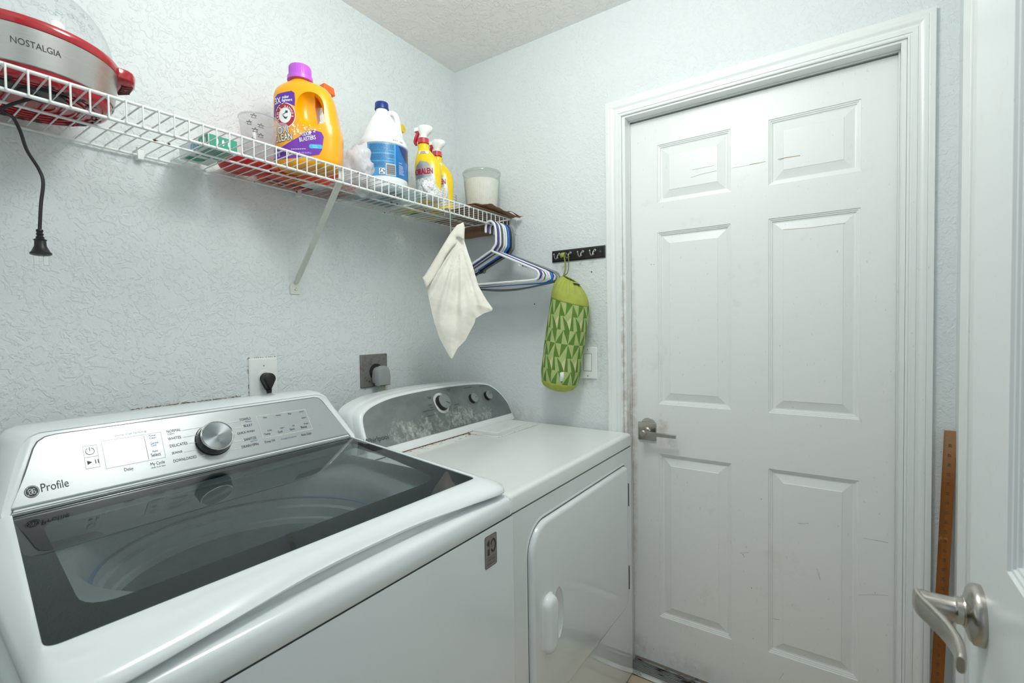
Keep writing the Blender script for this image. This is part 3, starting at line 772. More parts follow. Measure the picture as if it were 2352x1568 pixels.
def shell(k, dy, kz=1):
    pts = [(x, z) for x, z in arch]
    full = [(arch[0][0], .900)]+pts+[(arch[-1][0], .900)]
    return [Vector((min(cxm+(x-cxm)*k, -.0145), dcy(z)+dy, .90+(z-.90)*(k if kz else 1))) for x, z in full]
rings = [shell(1.0, -.002), shell(1.012, -.001), shell(1.020, .004), shell(1.024, .012), shell(1.026, .03), shell(1.026, .034), shell(1.03, .0365), shell(1.03, .06), shell(1.02, .11)]
loft(bm, rings, False); bm.faces.new([bm.verts.new(p) for p in rings[-1]]); bm.faces.new([bm.verts.new(p) for p in rings[0]])
dcon = obj('control_console', bm, M_whitegloss, dryer, ang=50)
t = NT('worn_grey_console_panel'); v = t.coord(loc=tuple(dryer.location)); sx = t.a('ShaderNodeSeparateXYZ'); t.l(v, sx.inputs[0])
n1 = t.noise(t.coord((1, 1, .6), loc=tuple(dryer.location)), 16, 8, .72, .6); n2 = t.noise(v, 90, 4, .7)
def blob(cx, cz, rx, rz):
    a = t.math('MULTIPLY', t.math('ADD', sx.outputs[0], -cx), 1/rx); b = t.math('MULTIPLY', t.math('ADD', sx.outputs[2], -cz), 1/rz)
    return t.ramp(t.math('ADD', t.math('MULTIPLY', a, a), t.math('MULTIPLY', b, b)), 0, 1, 1, 0)
bl = t.math('MAXIMUM', blob(-.54, .955, .20, .06), blob(-.34, .955, .16, .055)); bl = t.math('MAXIMUM', bl, t.math('MULTIPLY', blob(-.18, .945, .10, .04), .7))
msk = t.ramp(t.math('ADD', t.math('ADD', t.math('MULTIPLY', n1, .6), t.math('MULTIPLY', n2, .4)), t.math('MULTIPLY', bl, .15)), .585, .74, 0, .75)
n3 = t.noise(v, 7, 5, .6); base = t.mix(t.ramp(n3, .35, .65), (.155, .170, .175), (.245, .262, .265))
t.l(t.mix(msk, base, (.62, .64, .62)), t.b.inputs['Base Color']); t.l(t.ramp(n2, .3, .7, .28, .45), t.b.inputs['Roughness'])
t.b.inputs['Metallic'].default_value = .25; M_dpan = t.m
bm = B(); sheet(bm, [(cxm+(x-cxm)*.992, .9245+(z-.9245)*.972) for x, z in pan], Fd(.0028)); dpan = obj('control_panel', bm, M_dpan, dryer, smooth=False)
M_knobf = mat('knob_grey_plastic', (.30, .32, .32), .3, .3, .04)
def dknob(u, v, r, dep, mark):
    c = atp(u, v, C02, CN2); nn = Vector((0, -1, .5)).normalized()
    c = c-nn*dep*.0; # face centre seen: base lies behind
    d = RX*((u-1176)/FPX)+UX*((784-v)/FPX)+fwd
    p0 = Vector(C02)+nn*dep; tt = (p0-CP).dot(Vector(CN2))/d.dot(Vector(CN2)); c = CP+d*tt-nn*dep
    bm = B(); lathe(bm, [(r*1.06, 0), (r*1.06, .003), (r*.98, .004), (r*.95, dep*.85)], c, 40, nn, cap=False); kb = obj('knob', bm, M_black, dryer)
    bm = B(); lathe(bm, [(r*.95, dep*.80), (r*1.0, dep*.88), (r*.97, dep), (r*.90, dep+.0006), (r*.90, dep+.0001), (0, dep)], c, 40, nn); fc = obj('knob_cap', bm, M_knobf, kb)
    e1 = Vector((1, 0, 0)); e2 = Vector((0, .5, 1)).normalized()
    q = lambda a, b: c+nn*(dep+.0009)+e1*a+e2*b
    bm = B(); line2(bm, (r*.15*math.cos(mark), r*.15*math.sin(mark)), (r*.82*math.cos(mark), r*.82*math.sin(mark)), r*.10, q); obj('pointer', bm, M_ink, kb, smooth=False, flip=False)
    return c
kbig = dknob(1023, 920, .0275, .024, -.6); dknob(1090.6, 912, .0185, .018, .05); dknob(1124.6, 906, .0185, .018, .9)
M_chalk = mat('chalky_worn_paint', (.66, .68, .66), .6, 0, .1, 120)
bm = B(); kn2 = Fd(.0034); ck = kbig
cxk, czk = ck.x, ck.z
loft(bm, [[kn2(cxk+rr_*math.cos(a)*1.0, czk+rr_*math.sin(a)*.92) for a in [2*PI*i/48 for i in range(48)] for rr_ in [R0*(1+.03*math.sin(a*3+k0)+.02*math.sin(5*a+k0))]] for R0, k0 in ((.0295, 0), (.0385, 1))], False)
obj('worn_ring', bm, M_chalk, dpan, smooth=False, flip=False)
bm = B(); F = Fd(.0036)
def z7(x, y): return 780+x/5.113, 780+y/5.113
def dt(s, a, b, h=.0045):
    p, q = atp(*z7(*a), C02, CN2), atp(*z7(*b), C02, CN2); n_ = max(2, int((q.x-p.x)/.005))
    for i in range(n_): line2(bm, (p.x+(q.x-p.x)*i/n_, p.z), (p.x+(q.x-p.x)*(i+.75)/n_, p.z), .0022, F)
p = atp(*z7(590, 1180), C02, CN2)
text(bm, 'Whirlpool', F, p.x-.098, p.z, w=.094, h=.0195)
for a, b in (((1030, 680), (1070, 672)), ((1040, 695), (1070, 688)), ((1035, 775), (1085, 765)), ((1060, 805), (1100, 797)), ((975, 850), (1105, 825)), ((1020, 905), (1110, 885)), ((1250, 590), (1292, 583)), ((1262, 605), (1290, 600)), ((1340, 770), (1400, 760)), ((1330, 810), (1355, 800)), ((1350, 885), (1400, 875)), ((1455, 573), (1540, 558)), ((1635, 552), (1715, 540))):
    dt('Timed Dry', a, b, .0034)
obj('console_lettering', bm, M_ink, dpan, smooth=False, flip=False)
# rusty gap under console
t = NT('rust_crust'); v = t.coord(); t.l(t.mix(t.ramp(t.noise(v, 80, 5, .7), .4, .6), (.05, .02, .012), (.22, .10, .04)), t.b.inputs['Base Color']); t.b.inputs['Roughness'].default_value = .9; M_rust = t.m
bm = B()
for k in range(90):
    x = random.choice((random.uniform(-.62, -.02), random.uniform(-.42, -.24))); r_ = random.uniform(.0008, .0026)
    lathe(bm, [(r_, 0), (r_*.6, r_*.4)], (x, -.3155-abs(random.gauss(0, .003)), .9005 if not (-.338 < x < -.036) else .9034), 6)
tube(bm, [(-.77, -.3145, .9012), (-.02, -.3145, .9012)], .0014, 6)
obj('rust_flecks', bm, M_rust, dryer, smooth=False)
bm = B()
for k in range(26):
    u = random.random(); p = Vector((-.335+.29*u, -.463, .9032)) if random.random() < .5 else Vector((random.uniform(-.33, -.07), -.459+random.uniform(-.002, .002), .9036)); r_ = random.uniform(.0006, .0020)
    lathe(bm, [(r_, 0), (r_*.6, r_*.3)], p, 6)
obj('rust_specks', bm, M_rust, lint, smooth=False)
# door
dd = rrect(-.7330, -.0800, .2900, .8020, [.052, .026, .080, .03], 10)
yF = DYF
def inset(pts, k):
    n = len(pts); out = []
    for i in range(n):
        a, b, c = Vector(pts[i-1]), Vector(pts[i]), Vector(pts[(i+1) % n]); e = (c-a)
        e.normalize(); out.append((b.x-e.y*k, b.y+e.x*k))
    return out
bm = B(); rings = []
for ins, y in ((-.006, .0004), (-.003, -.0015), (.0, -.0014), (.0012, .0008)):
    rings.append([Vector((a, yF+y, b)) for a, b in inset(dd, ins)])
for ins, y in ((.0035, .0008), (.0045, -.004), (.0070, -.0105), (.0105, -.0135), (.016, -.0145)):
    rings.append([Vector((a, yF+y, b)) for a, b in inset(dd, ins)])
loft(bm, rings[4:], False); bm.faces.new([bm.verts.new(p) for p in rings[-1]])
ddoor = obj('door', bm, M_enamel2, dryer, ang=45)
bm = B(); loft(bm, rings[:4], False); obj('door_surround', bm, M_enamel2, dryer)
bm = B(); loft(bm, [[Vector((a, yF-.0006, b)) for a, b in inset(dd, .0012)], [Vector((a, yF-.0006, b)) for a, b in inset(dd, .0048)]], False); obj('door_gap', bm, mat('grey_seal', (.16, .17, .18), .6), dryer, smooth=False)
# handle: raised grip with scoop to its right
t_ = .0145
bm = B(); rings = []
hx0, hx1, hz0, hz1 = -.684, -.628, .452, .602
for ins, d in ((-.004, 0), (-.001, .002), (0, .006), (.002, .012), (.006, .0165), (.012, .019), (.02, .0195)):
    rings.append([Vector((a, yF-t_-d, b)) for a, b in rrect(hx0+ins*.8, hx1-ins*.9, hz0+ins, hz1-ins, min(.026-ins*.6, (hx1-hx0-ins*1.7)*.48), 8)])
loft(bm, rings, False); bm.faces.new([bm.verts.new(p) for p in rings[-1]]); bm.faces.new([bm.verts.new(p) for p in rings[0]])
hnd = obj('door_handle', bm, M_whitegloss, ddoor, ang=50)
bm = B(); lathe(bm, [(.062, 0), (.060, .001), (.055, .0006)], (0, 0, 0), 40, (0, -1, 0), cap=False)
bm.free()
cut = B(); bmesh.ops.create_uvsphere(cut, u_segments=40, v_segments=24, radius=1)
for v_ in cut.verts: v_.co = Vector((-.602+v_.co.x*.0285, yF-t_-.001+v_.co.y*.0125, .527+v_.co.z*.070))
solid = None
bm = B(); loft(bm, [[Vector((a, yF+.002, b)) for a, b in inset(dd, .0045)]]+rings[:0]+[[Vector((a, yF-.004, b)) for a, b in inset(dd, .0045)], [Vector((a, yF-.0105, b)) for a, b in inset(dd, .0070)], [Vector((a, yF-.0135, b)) for a, b in inset(dd, .0105)], [Vector((a, yF-.0145, b)) for a, b in inset(dd, .016)]], True)
nd = obj('door_tmp', bm, M_enamel2, dryer, ang=45); boolcut(nd, cut)
old = ddoor.data; ddoor.data = nd.data; bpy.data.objects.remove(nd); ddoor.data.name = 'door'
M_hinge = mat('hinge_metal', (.30, .31, .31), .3, 1); M_hinged = mat('dark_hinge_metal', (.13, .135, .135), .4, .8)
for za, zb_ in ((.650, .730), (.348, .432)):
    bm = B(); tube(bm, [(-.0770, yF-.008, za), (-.0770, yF-.008, zb_)], .0042, 10); obj('hinge', bm, M_hinged, dryer)

# ================================================================ WIRE SHELF
ZS, YF, ZL, SP = 1.7484, -.3209, .0423, .02740
X53 = -.0667; XE = X53+.030
shelf = thing('wire_shelf', 'white vinyl-coated wire shelf along the wall above the washer and dryer', 'wire shelf', (-.85, -.012, ZS))
def rod(name, x0, x1, y, z, r, parent=shelf, m=M_wire):
    bm = B(); tube(bm, [(x0, y, z), (x1, y, z)], r, 10); return obj(name, bm, m, parent)
rod('front_rail', XR+.004, XE, YF, ZS, .0034); rod('lip_rail', XR+.004, XE, YF, ZS-ZL, .0034)
rod('back_rail', XR+.004, XE, -.012, ZS-.005, .0034); rod('middle_rail', XR+.004, X53-.0, -.150, ZS-.0065, .0030)
bm = B(); k = 0
while True:
    x = X53-SP*k
    if x < XR+.01: break
    tube(bm, [(x, -.009, ZS+.0008), (x, YF-.002, ZS+.0015), (x, YF-.0052, ZS-.001), (x, YF-.0052, ZS-.006), (x, YF-.0045, ZS-ZL-.001)], .00165, 6, side=(1, 0, 0)); k += 1
obj('cross_wires', bm, M_wire, shelf, ang=80)
# diagonal support brace
M_brace = mat('cream_painted_steel', (.70, .72, .66), .4)
bt, bb = Vector((-.858, YF+.006, ZS-.030)), Vector((-.8136, -.004, 1.447))
bm = B(); d = (bb-bt).normalized(); s_ = Vector((1, 0, 0)); s_ = (s_-d*s_.dot(d)).normalized(); n_ = d.cross(s_)
pr = [(-.009, 0), (-.0095, .004), (-.006, .007), (0, .0082), (.006, .007), (.0095, .004), (.009, 0), (0, -.003)]
loft(bm, [[p+s_*a*k_-n_*b for a, b in pr] for p, k_ in ((bt+Vector((0, 0, .028)), .8), (bt, .9), (bt+d*.03, 1), (bb-d*.04, 1), (bb-d*.006, .75), (bb, .45))])
brace = obj('support_brace', bm, M_brace, shelf)
bm = B(); prism(bm, rrect(-.8345, -.7995, 1.414, 1.452, [.004, .012, .012, .004], 5), lambda a, b, t: Vector((a, -t, b)), .0006, .0035)
ft = obj('brace_foot', bm, M_brace, brace, bevel=.0008)
bm = B(); lathe(bm, [(.0048, 0), (.0046, .0015), (.003, .0026), (.001, .0022)], (-.8155, -.0035, 1.4300), 16, (0, -1, 0)); obj('screw', bm, M_chrome, brace)
# wall clips
for (x, big) in ((-1.231, 1), (-.374, 1), (-1.545, 0), (-.80, 0)):
    bm = B(); box(bm, x-.007, x+.007, -.018, -.0005, ZS-.016, ZS+.008); tube(bm, [(x, -.004, ZS+.01), (x, -.004, ZS+.020)], .0035, 8); obj('wall_clip', bm, M_white, shelf, bevel=.002)
# end bracket on the front wall
bm = B(); box(bm, XE-.003, -.0125, YF-.004, YF+.004, ZS-ZL-.004, ZS+.004); box(bm, -.012, -.001, YF-.005, YF+.007, ZS-ZL-.016, ZS+.006)
obj('end_bracket', bm, mat('grey_end_cap', (.55, .58, .58), .4), shelf, bevel=.001)
# rust spots on joints
bm = B()
for k in range(70):
    kk = random.randrange(4, 46); x = X53-SP*kk; y = random.choice((-.150, -.150, -.012, -.012, YF)); zz = ZS-.004 if y != YF else ZS-.001
    bmesh.ops.create_uvsphere(bm, u_segments=6, v_segments=4, radius=random.uniform(.0014, .0028), matrix=Matrix.Translation((x+random.uniform(-.004, .004), y+random.uniform(-.003, .003), zz)) @ Matrix.Diagonal((1.6, 1.2, 1, 1)))
obj('rust_spots', bm, M_rust, shelf, smooth=False)
ZT_ = ZS+.0040   # top of the wires, what stands on the shelf

# ================================================================ POPCORN MAKER
pcx, pcy = -1.464, -.1535
pop = thing('popcorn_maker', 'red and stainless steel popcorn maker with clear dome at the left end of the shelf', 'popcorn maker', (pcx, pcy, ZT_))
t = NT('brushed_steel_band'); v = t.coord((4, 4, 900)); f = t.noise(v, 3, 2); t.l(t.mix(f, (.47, .46, .44), (.53, .52, .50)), t.b.inputs['Base Color'])
t.b.inputs['Metallic'].default_value = 1; t.l(t.ramp(f, .3, .7, .24, .28), t.b.inputs['Roughness']); t.b.inputs['Anisotropic'].default_value = .75
v2 = t.coord((60, 60, 1)); M_band = t.m
z0 = ZT_
bm = B(); lathe(bm, [(.10, .003), (.118, .0005), (.126, .004), (.131, .013), (.133, .020), (.134, .0215)], (pcx, pcy, z0), 72)
base = obj('base', bm, M_red, pop)
bm = B(); lathe(bm, [(.1345, .0205), (.1365, .0215), (.1455, .083), (.1440, .084)], (pcx, pcy, z0), 96, cap=False); band = obj('steel_band', bm, M_band, pop)
bm = B(); lathe(bm, [(.1445, .083), (.1470, .084), (.1490, .090), (.1490, .0985), (.1470, .101), (.1400, .100), (.138, .094)], (pcx, pcy, z0), 96, cap=False); rim = obj('rim', bm, M_red, pop)
# concentric ribs and vents under the base
bm = B()
for r_ in (.045, .06, .075, .09, .104, .115):
    lathe(bm, [(r_-.0022, .0022), (r_-.0015, -.0008), (r_+.0015, -.0008), (r_+.0022, .0022)], (pcx, pcy, z0+.001), 60, cap=False)
obj('underside_ribs', bm, M_red, base)
bm = B()
for k in range(26):
    a = 2*PI*k/26
    if k % 5 == 4: continue
    e = Vector((math.cos(a), math.sin(a), 0)); s_ = Vector((-e.y, e.x, 0)); c = Vector((pcx, pcy, z0+.0012))+e*.1095
    bm.faces.new([bm.verts.new(c+e*p+s_*q+Vector((0, 0, -.0012))) for p, q in ((-.009, -.0045), (.008, -.0055), (.008, .0055), (-.009, .0045))])
obj('vent_slots', bm, mat('slot_dark', (.02, .003, .004), .6), base, smooth=False, flip=False)
bm = B(); lathe(bm, [(.034, -.004), (.036, .004), (0, .004)], (pcx+.012, pcy-.06, z0+.0), 20); box(bm, pcx-.05, pcx+.045, pcy-.085, pcy-.045, z0-.001, z0+.004)
obj('cord_housing', bm, M_black, base, bevel=.002)
# side handle with ribs
ha = math.radians(-38); he = Vector((math.cos(ha), math.sin(ha), 0)); hs = Vector((-he.y, he.x, 0))
ha = math.radians(-8); he = Vector((math.cos(ha), math.sin(ha), 0)); hs = Vector((-he.y, he.x, 0))
bm = B(); rings = []
ho = [(.138, -.050), (.155, -.048), (.166, -.038), (.173, -.020), (.1755, 0), (.173, .020), (.166, .038), (.155, .048), (.138, .050)]
hc = Vector((pcx, pcy, z0))
for dz, k in ((.074, .45), (.078, .80), (.083, .95), (.098, 1), (.101, .98), (.102, .92)):
    rings.append([hc+he*(.143+(a-.143)*k)+hs*b*k+Vector((0, 0, dz)) for a, b in ho])
loft(bm, rings); hd = obj('side_handle', bm, M_red, pop)
bm = B()
for k in range(5):
    q = -.022+k*.011; tube(bm, [hc+he*.148+hs*q+Vector((0, 0, .072)), hc+he*.168+hs*q*.8+Vector((0, 0, .078))], .002, 6)
obj('handle_ribs', bm, M_darkred, hd)
# dome
M_dome = clear('clear_dome_plastic', (.965, .98, .985), .03, 1.38, .05, (.8, .85, .87))
bm = B(); prof = []
for k in range(0, 16):
    a = k/15*PI/2; prof.append((.1385*math.cos(a)**.75 if k < 15 else .0, .100+.125*math.sin(a)))
lathe(bm, prof, (pcx, pcy, z0), 72, cap=False); dome = obj('dome', bm, M_dome, pop)
bm = B(); lathe(bm, [(.1388, .0995), (.1392, .101), (.1388, .1025), (.1380, .101)], (pcx, pcy, z0), 72, cap=False); obj('dome_edge', bm, clear('dome_edge_plastic', (.55, .6, .62), .05, 1.5), dome)
# raised kernel dimples on the dome
bm = B()
random.seed(3)
for k in range(34):
    az = math.radians(-100+random.uniform(-48, 48)); el_ = random.uniform(.16, .55); r_ = .1390*math.cos(el_)**.75; p = hc+Vector((math.cos(az)*r_, math.sin(az)*r_, .100+.125*math.sin(el_)))
    nrm = (p-hc-Vector((0, 0, .09))).normalized(); e1 = nrm.cross(Vector((0, 0, 1))).normalized(); e2 = nrm.cross(e1); an = random.uniform(0, PI)
    E1 = e1*math.cos(an)+e2*math.sin(an); E2 = nrm.cross(E1)
    tube(bm, [p+E1*.0055*math.cos(2*PI*i/14)+E2*.0036*math.sin(2*PI*i/14) for i in range(14)], .0008, 5, closed=False)
obj('dimples', bm, clear('dimple_plastic', (.93, .95, .96), .1, 1.5, .15, (.85, .9, .9)), dome)
# name on the steel band
bm = B()
def onband(s, z_, off=.0007):
    r_ = .1365+(z_-.0215)*(.009/.0615)+off; a = math.radians(-112)+s/r_
    return Vector((pcx+r_*math.cos(a), pcy+r_*math.sin(a), z0+z_))
pa = Vector((-1.5075, 0, 0))
text(bm, 'NOSTALGIA', lambda a, b: onband(a+.013, b), 0, .050, w=.066, h=.0105)
obj('band_lettering', bm, M_ink, band, smooth=False, flip=False)
# power cord and plug
bm = B(); yq = -.235
cpts = [at(8, 248, 'y', -.20), at(30, 270, 'y', -.20), at(46, 300, 'y', -.19), at(62, 345, 'y', -.18), at(90, 390, 'y', -.17), at(99, 420, 'y', -.17), at(94, 470, 'y', -.17), at(91, 530, 'y', -.17)]
tube(bm, smoothpath([Vector((pcx+.01, pcy-.06, z0-.002))]+cpts, 8), .0034, 10, flat=.75)
cord = obj('power_cord', bm, M_black, pop)
bm = B(); e = cpts[-1]; pd = Vector((.01, 0, -1)).normalized()
lathe(bm, [(1.35*a, 1.25*b) for a, b in [(.0045, -.002), (.0052, 0), (.0040, .003), (.0055, .005), (.0042, .008), (.0060, .010), (.0055, .012), (.0095, .014), (.0080, .016), (.0085, .024), (.0130, .033), (.0150, .0345), (.0150, .037), (.0115, .0385)]], e, 28, pd, sx=.80)
plug = obj('plug', bm, M_black, pop)
for s_ in (-1, 1):
    bm = B(); c = e+pd*.057+Vector((.0070*s_, 0, 0)); box(bm, c.x-.0040, c.x+.0040, c.y-.0008, c.y+.0008, c.z-.0105, c.z+.0105); obj('prong', bm, M_chrome, plug, bevel=.0006)

# ================================================================ THINGS ON THE SHELF
random.seed(11)
# --- box lying flat behind the jug
M_orange = mat('orange_red_carton', (.72, .075, .018), .35, 0, .05)
bx = thing('detergent_box', 'flat orange-red carton with printed underside lying under and behind the yellow jug', 'box', (-.80, -.085, ZT_))
bm = B(); box(bm, -.935, -.665, -.128, -.012, ZT_+.0002, ZT_+.052); cb = obj('carton', bm, M_orange, bx, bevel=.001, smooth=False)
bm = B(); Fb = lambda x, y: Vector((x, y, ZT_-.0004)); sheet(bm, [(-.93, -.055), (-.93, -.045), (-.67, -.045), (-.67, -.055)], Fb); sheet(bm, [(-.93, -.125), (-.93, -.112), (-.67, -.112), (-.67, -.125)], Fb)
obj('blue_print', bm, mat('navy_print', (.01, .015, .12), .4), cb, smooth=False, flip=False)
bm = B()
for (x, y, rx, ry) in ((-.86, -.085, .030, .014), (-.73, -.095, .022, .010)): frame2(bm, ell(x, y, rx, ry, 28), .005, Fb)
obj('yellow_print', bm, mat('yellow_print', (.85, .50, .02), .4), cb, smooth=False, flip=False)
bm = B(); sheet(bm, rrect(-.825, -.76, -.118, -.06, .003, 3), Fb)
for x in (-.91, -.70): line2(bm, (x, -.035), (x+.05, -.035), .006, Fb)
obj('white_print', bm, M_inkw, cb, smooth=False, flip=False)

# --- detergent jug
jc = Vector((-.890, -.213, 0)); jw = Vector((.66, -.75, 0)).normalized(); jn = Vector((jw.y, -jw.x, 0)); 
if jn.dot(Vector((-1, -1, 0))) < 0: jn = -jn
jug = thing('detergent_jug', 'large yellow-orange laundry detergent jug with purple cap and purple label', 'detergent jug', (jc.x, jc.y, ZT_))
JZ = 1.048
JP = [  # z, u-left, u-right, half thickness, exponent
 (0, -.080, .080, .046, 3.2), (.004, -.088, .087, .052, 3.2), (.014, -.0935, .0925, .0565, 3.2), (.04, -.0955, .0965, .058, 3.2), (.085, -.0965, .0985, .058, 3.2), (.105, -.0955, .0965, .0575, 3.1),
 (.118, -.0945, .0915, .057, 3.0), (.150, -.0945, .0860, .056, 3.0), (.175, -.0940, .0810, .054, 2.9), (.195, -.0930, .0745, .051, 2.8), (.208, -.0890, .0665, .047, 2.6), (.219, -.0790, .0560, .041, 2.4),
 (.227, -.0655, .0390, .035, 2.2), (.233, -.0500, .0160, .031, 2.0), (.237, -.0455, .0060, .0265, 2.0), (.240, -.0445, .0045, .0250, 2.0)]
def jpt(u, n, z): return jc+jw*u*.945+jn*n*.95+Vector((0, 0, ZT_+z*JZ))
def jinterp(z):
    for a, b in zip(JP, JP[1:]):
        if a[0] <= z <= b[0]:
            k = (z-a[0])/(b[0]-a[0]); return [a[i]+(b[i]-a[i])*k for i in range(5)]
    return list(JP[-1])
def jsurf(off=.0006):
    def f(u, z):
        _, l, r, th, e = jinterp(max(0, z)); c, h = (l+r)/2, (r-l)/2; s = min(.999, abs((u-c)/h))
        n = th*(1-s**e)**(1/e); g = Vector(((u-c)/h*1.2 if s > .6 else 0, 1)).normalized()
        return jpt(u+g.x*off, n+off*g.y, z)
    return f
bm = B(); rings = []
ZZ = [0, .004, .014]+[.014+(.240-.014)*k/40 for k in range(1, 41)]
for z in ZZ:
    _, l, r, th, e = jinterp(z); rings.append([jpt(u, n, z) for u, n in squircle((l+r)/2, 0, (r-l)/2, th, e, 72)])
loft(bm, rings)
M_jug = mat('yellow_orange_plastic', (.95, .41, .002), .28, 0, .01, coat=.15)
body = obj('bottle', bm, M_jug, jug, ang=60)
cut = B()  # scooped grip on both sides, open towards the handle
for sgn in (1, -1):
    rg = []
    for d, k in ((.070, 1.0), (.058, .97), (.045, .90), (.034, .78), (.026, .60), (.022, .30)):
        rg.append([jpt(.022+(u-.022)*k, sgn*d, .148+(z-.148)*k) for u, z in squircle(.022, .148, .0405, .0485, 2.3, 40)])
    loft(cut, rg)
boolcut(body, cut)
cut = B(); rg = [[jpt(u, d, z) for u, z in [(.034, .110), (.052, .108), (.062, .116), (.058, .130), (.050, .150), (.048, .165), (.040, .182), (.030, .188), (.027, .16)]] for d in (-.08, -.03, .03, .08)]
loft(cut, rg); boolcut(body, cut)
M_cap = mat('purple_cap_plastic', (.55, .12, .68), .3, 0, .02)
cc = jpt(-.020, 0, .2385)
bm = B(); lathe(bm, [(.0325, 0), (.0345, .001), (.0340, .011), (.0325, .0125), (.0300, .013), (.0292, .039), (.0278, .0415), (.0, .0420)], cc, 48); cap = obj('cap', bm, M_cap, jug)
bm = B()
for k in range(30):
    a = 2*PI*k/30; e = Vector((math.cos(a), math.sin(a), 0)); tube(bm, [cc+e*.0298+Vector((0, 0, .014)), cc+e*.0291+Vector((0, 0, .038))], .0008, 5)
obj('cap_ridges', bm, M_cap, cap)
S1, S2, S3 = jsurf(.0006), jsurf(.0010), jsurf(.0014)
M_purple = mat('purple_label', (.11, .028, .36), .35, 0, .1, 12); M_purple2 = mat('violet_label', (.20, .04, .46), .35, 0, .1, 12)
M_lorange = mat('orange_label', (.95, .42, .04), .35, 0, .08, 20)
bm = B(); sheet(bm, [(-.090, .012), (-.088, .060), (-.086, .120), (-.080, .178), (-.072, .186), (-.030, .193), (-.022, .188), (-.020, .170), (-.020, .110), (.0, .082), (.030, .090), (.052, .086), (.058, .074), (.052, .040), (.044, .028), (.030, .025), (-.02, .018)], S1, .012)
lab = obj('label', bm, M_lorange, jug, flip=False)
bm = B(); sheet(bm, [(-.0865, .118), (-.080, .178), (-.072, .186), (-.030, .193), (-.022, .188), (-.020, .170), (-.021, .152), (-.04, .160), (-.06, .152), (-.075, .130)], S2, .012); 
obj('label_top', bm, M_purple, lab, flip=False)
bm = B(); sheet(bm, [(-.090, .012), (-.089, .040), (-.060, .046), (-.030, .062), (-.010, .072), (.008, .086), (.030, .091), (.052, .086), (.058, .074), (.052, .040), (.044, .028), (.030, .025), (-.02, .018)], S2, .010)
obj('label_bottom', bm, M_purple2, lab, flip=False)
M_bub = mat('bubble_print', (.95, .75, .45), .4)
bm = B()
for k in range(34):
    u = random.uniform(-.03, .05); z = .088+(u+.03)*.12+random.uniform(-.012, .014); r_ = random.uniform(.0012, .0034); sheet(bm, ell(u, z, r_, r_, 10), S3)
obj('label_bubbles', bm, M_bub, lab, smooth=False, flip=False)
M_redp = mat('crimson_print', (.42, .015, .03), .4)
ec = (-.049, .128)
bm = B(); sheet(bm, ell(ec[0], ec[1], .0300, .0330, 40), S2, .01); obj('emblem_ground', bm, M_inkw, lab, flip=False)
bm = B(); S25 = jsurf(.0014); frame2(bm, ell(ec[0], ec[1], .0280, .0308, 44), .0105, S25); emb = obj('emblem_ring', bm, M_redp, lab, smooth=False, flip=False)
bm = B(); S4 = jsurf(.0019)
for i, ch in enumerate('ARM & HAMMER'):
    if ch == ' ': continue
    a = math.radians(205-i*19.5); cx_, cz_ = ec[0]+.0205*math.cos(a), ec[1]+.0225*math.sin(a); an = a-PI/2; wd = .0048 if ch != 'M' else .0056
    text(bm, ch, S4, cx_-math.cos(an)*wd/2+math.sin(an)*.0035, cz_-math.sin(an)*wd/2-math.cos(an)*.0035, w=wd, h=.0075, ang=an)
obj('emblem_lettering', bm, M_inkw, lab, smooth=False, flip=False)
bm = B()  # raised arm with hammer, generic silhouette
line2(bm, (ec[0]-.006, ec[1]+.002), (ec[0]+.004, ec[1]+.0085), .0018, S3, 3); sheet(bm, rrect(ec[0]+.001, ec[0]+.008, ec[1]+.006, ec[1]+.012, .001, 2), S3)
sheet(bm, [(ec[0]-.009, ec[1]+.003), (ec[0]-.002, ec[1]-.008), (ec[0]+.003, ec[1]-.010), (ec[0]+.009, ec[1]-.002), (ec[0]+.006, ec[1]-.004), (ec[0]+.001, ec[1]-.005)], S3)
text(bm, 'plus', S3, -.0875, .084, w=.010, h=.0045)
obj('emblem_arm', bm, M_ink, lab, smooth=False, flip=False)
bm = B()
text(bm, 'OXI', S3, -.0690, .0790, w=.030, h=.0185, ang=.12, bold=.0014); text(bm, 'CLEAN', S3, -.0790, .0580, w=.050, h=.0185, ang=.12, bold=.0014)
obj('black_outline_lettering', bm, M_ink, lab, smooth=False, flip=False)
bm = B()
text(bm, 'OXI', S4, -.0690, .0790, w=.030, h=.0185, ang=.12, bold=.0003); text(bm, 'CLEAN', S4, -.0790, .0580, w=.050, h=.0185, ang=.12, bold=.0003)
text(bm, '3X', S3, -.0785, .1590, w=.0185, h=.0165, ang=.08, bold=.0004); text(bm, 'odor', S3, -.0570, .1720, w=.020, h=.0080, ang=.08, bold=.0003); text(bm, 'fighters', S3, -.0575, .1615, w=.030, h=.0090, ang=.08, bold=.0003)
text(bm, 'ODOR', S3, -.0020, .0735, w=.026, h=.0100, ang=.18, bold=.0004); text(bm, 'BLASTERS', S3, -.0090, .0590, w=.046, h=.0105, ang=.18, bold=.0004)
text(bm, '64', S3, -.086, .0285, w=.012, h=.010, bold=.0003); text(bm, 'loads', S3, -.0855, .021, w=.011, h=.004)
sheet(bm, rrect(-.071, -.040, .022, .034, .001, 2), S3)
[line2(bm, (-.034+k*.006, .0395+k*.0002), (-.0292+k*.006, .0395+k*.0002), .0016, S3) for k in range(7)]; text(bm, 'FL OZ (2.39 L)', S3, -.012, .0285, w=.034, h=.0042)
obj('white_lettering', bm, M_inkw, lab, smooth=False, flip=False)
bm = B(); sheet(bm, rrect(.017, .0535, .0425, .0535, .005, 5), S3, .01); obj('scent_tab', bm, mat('cyan_print', (.06, .50, .80), .4), lab, flip=False)
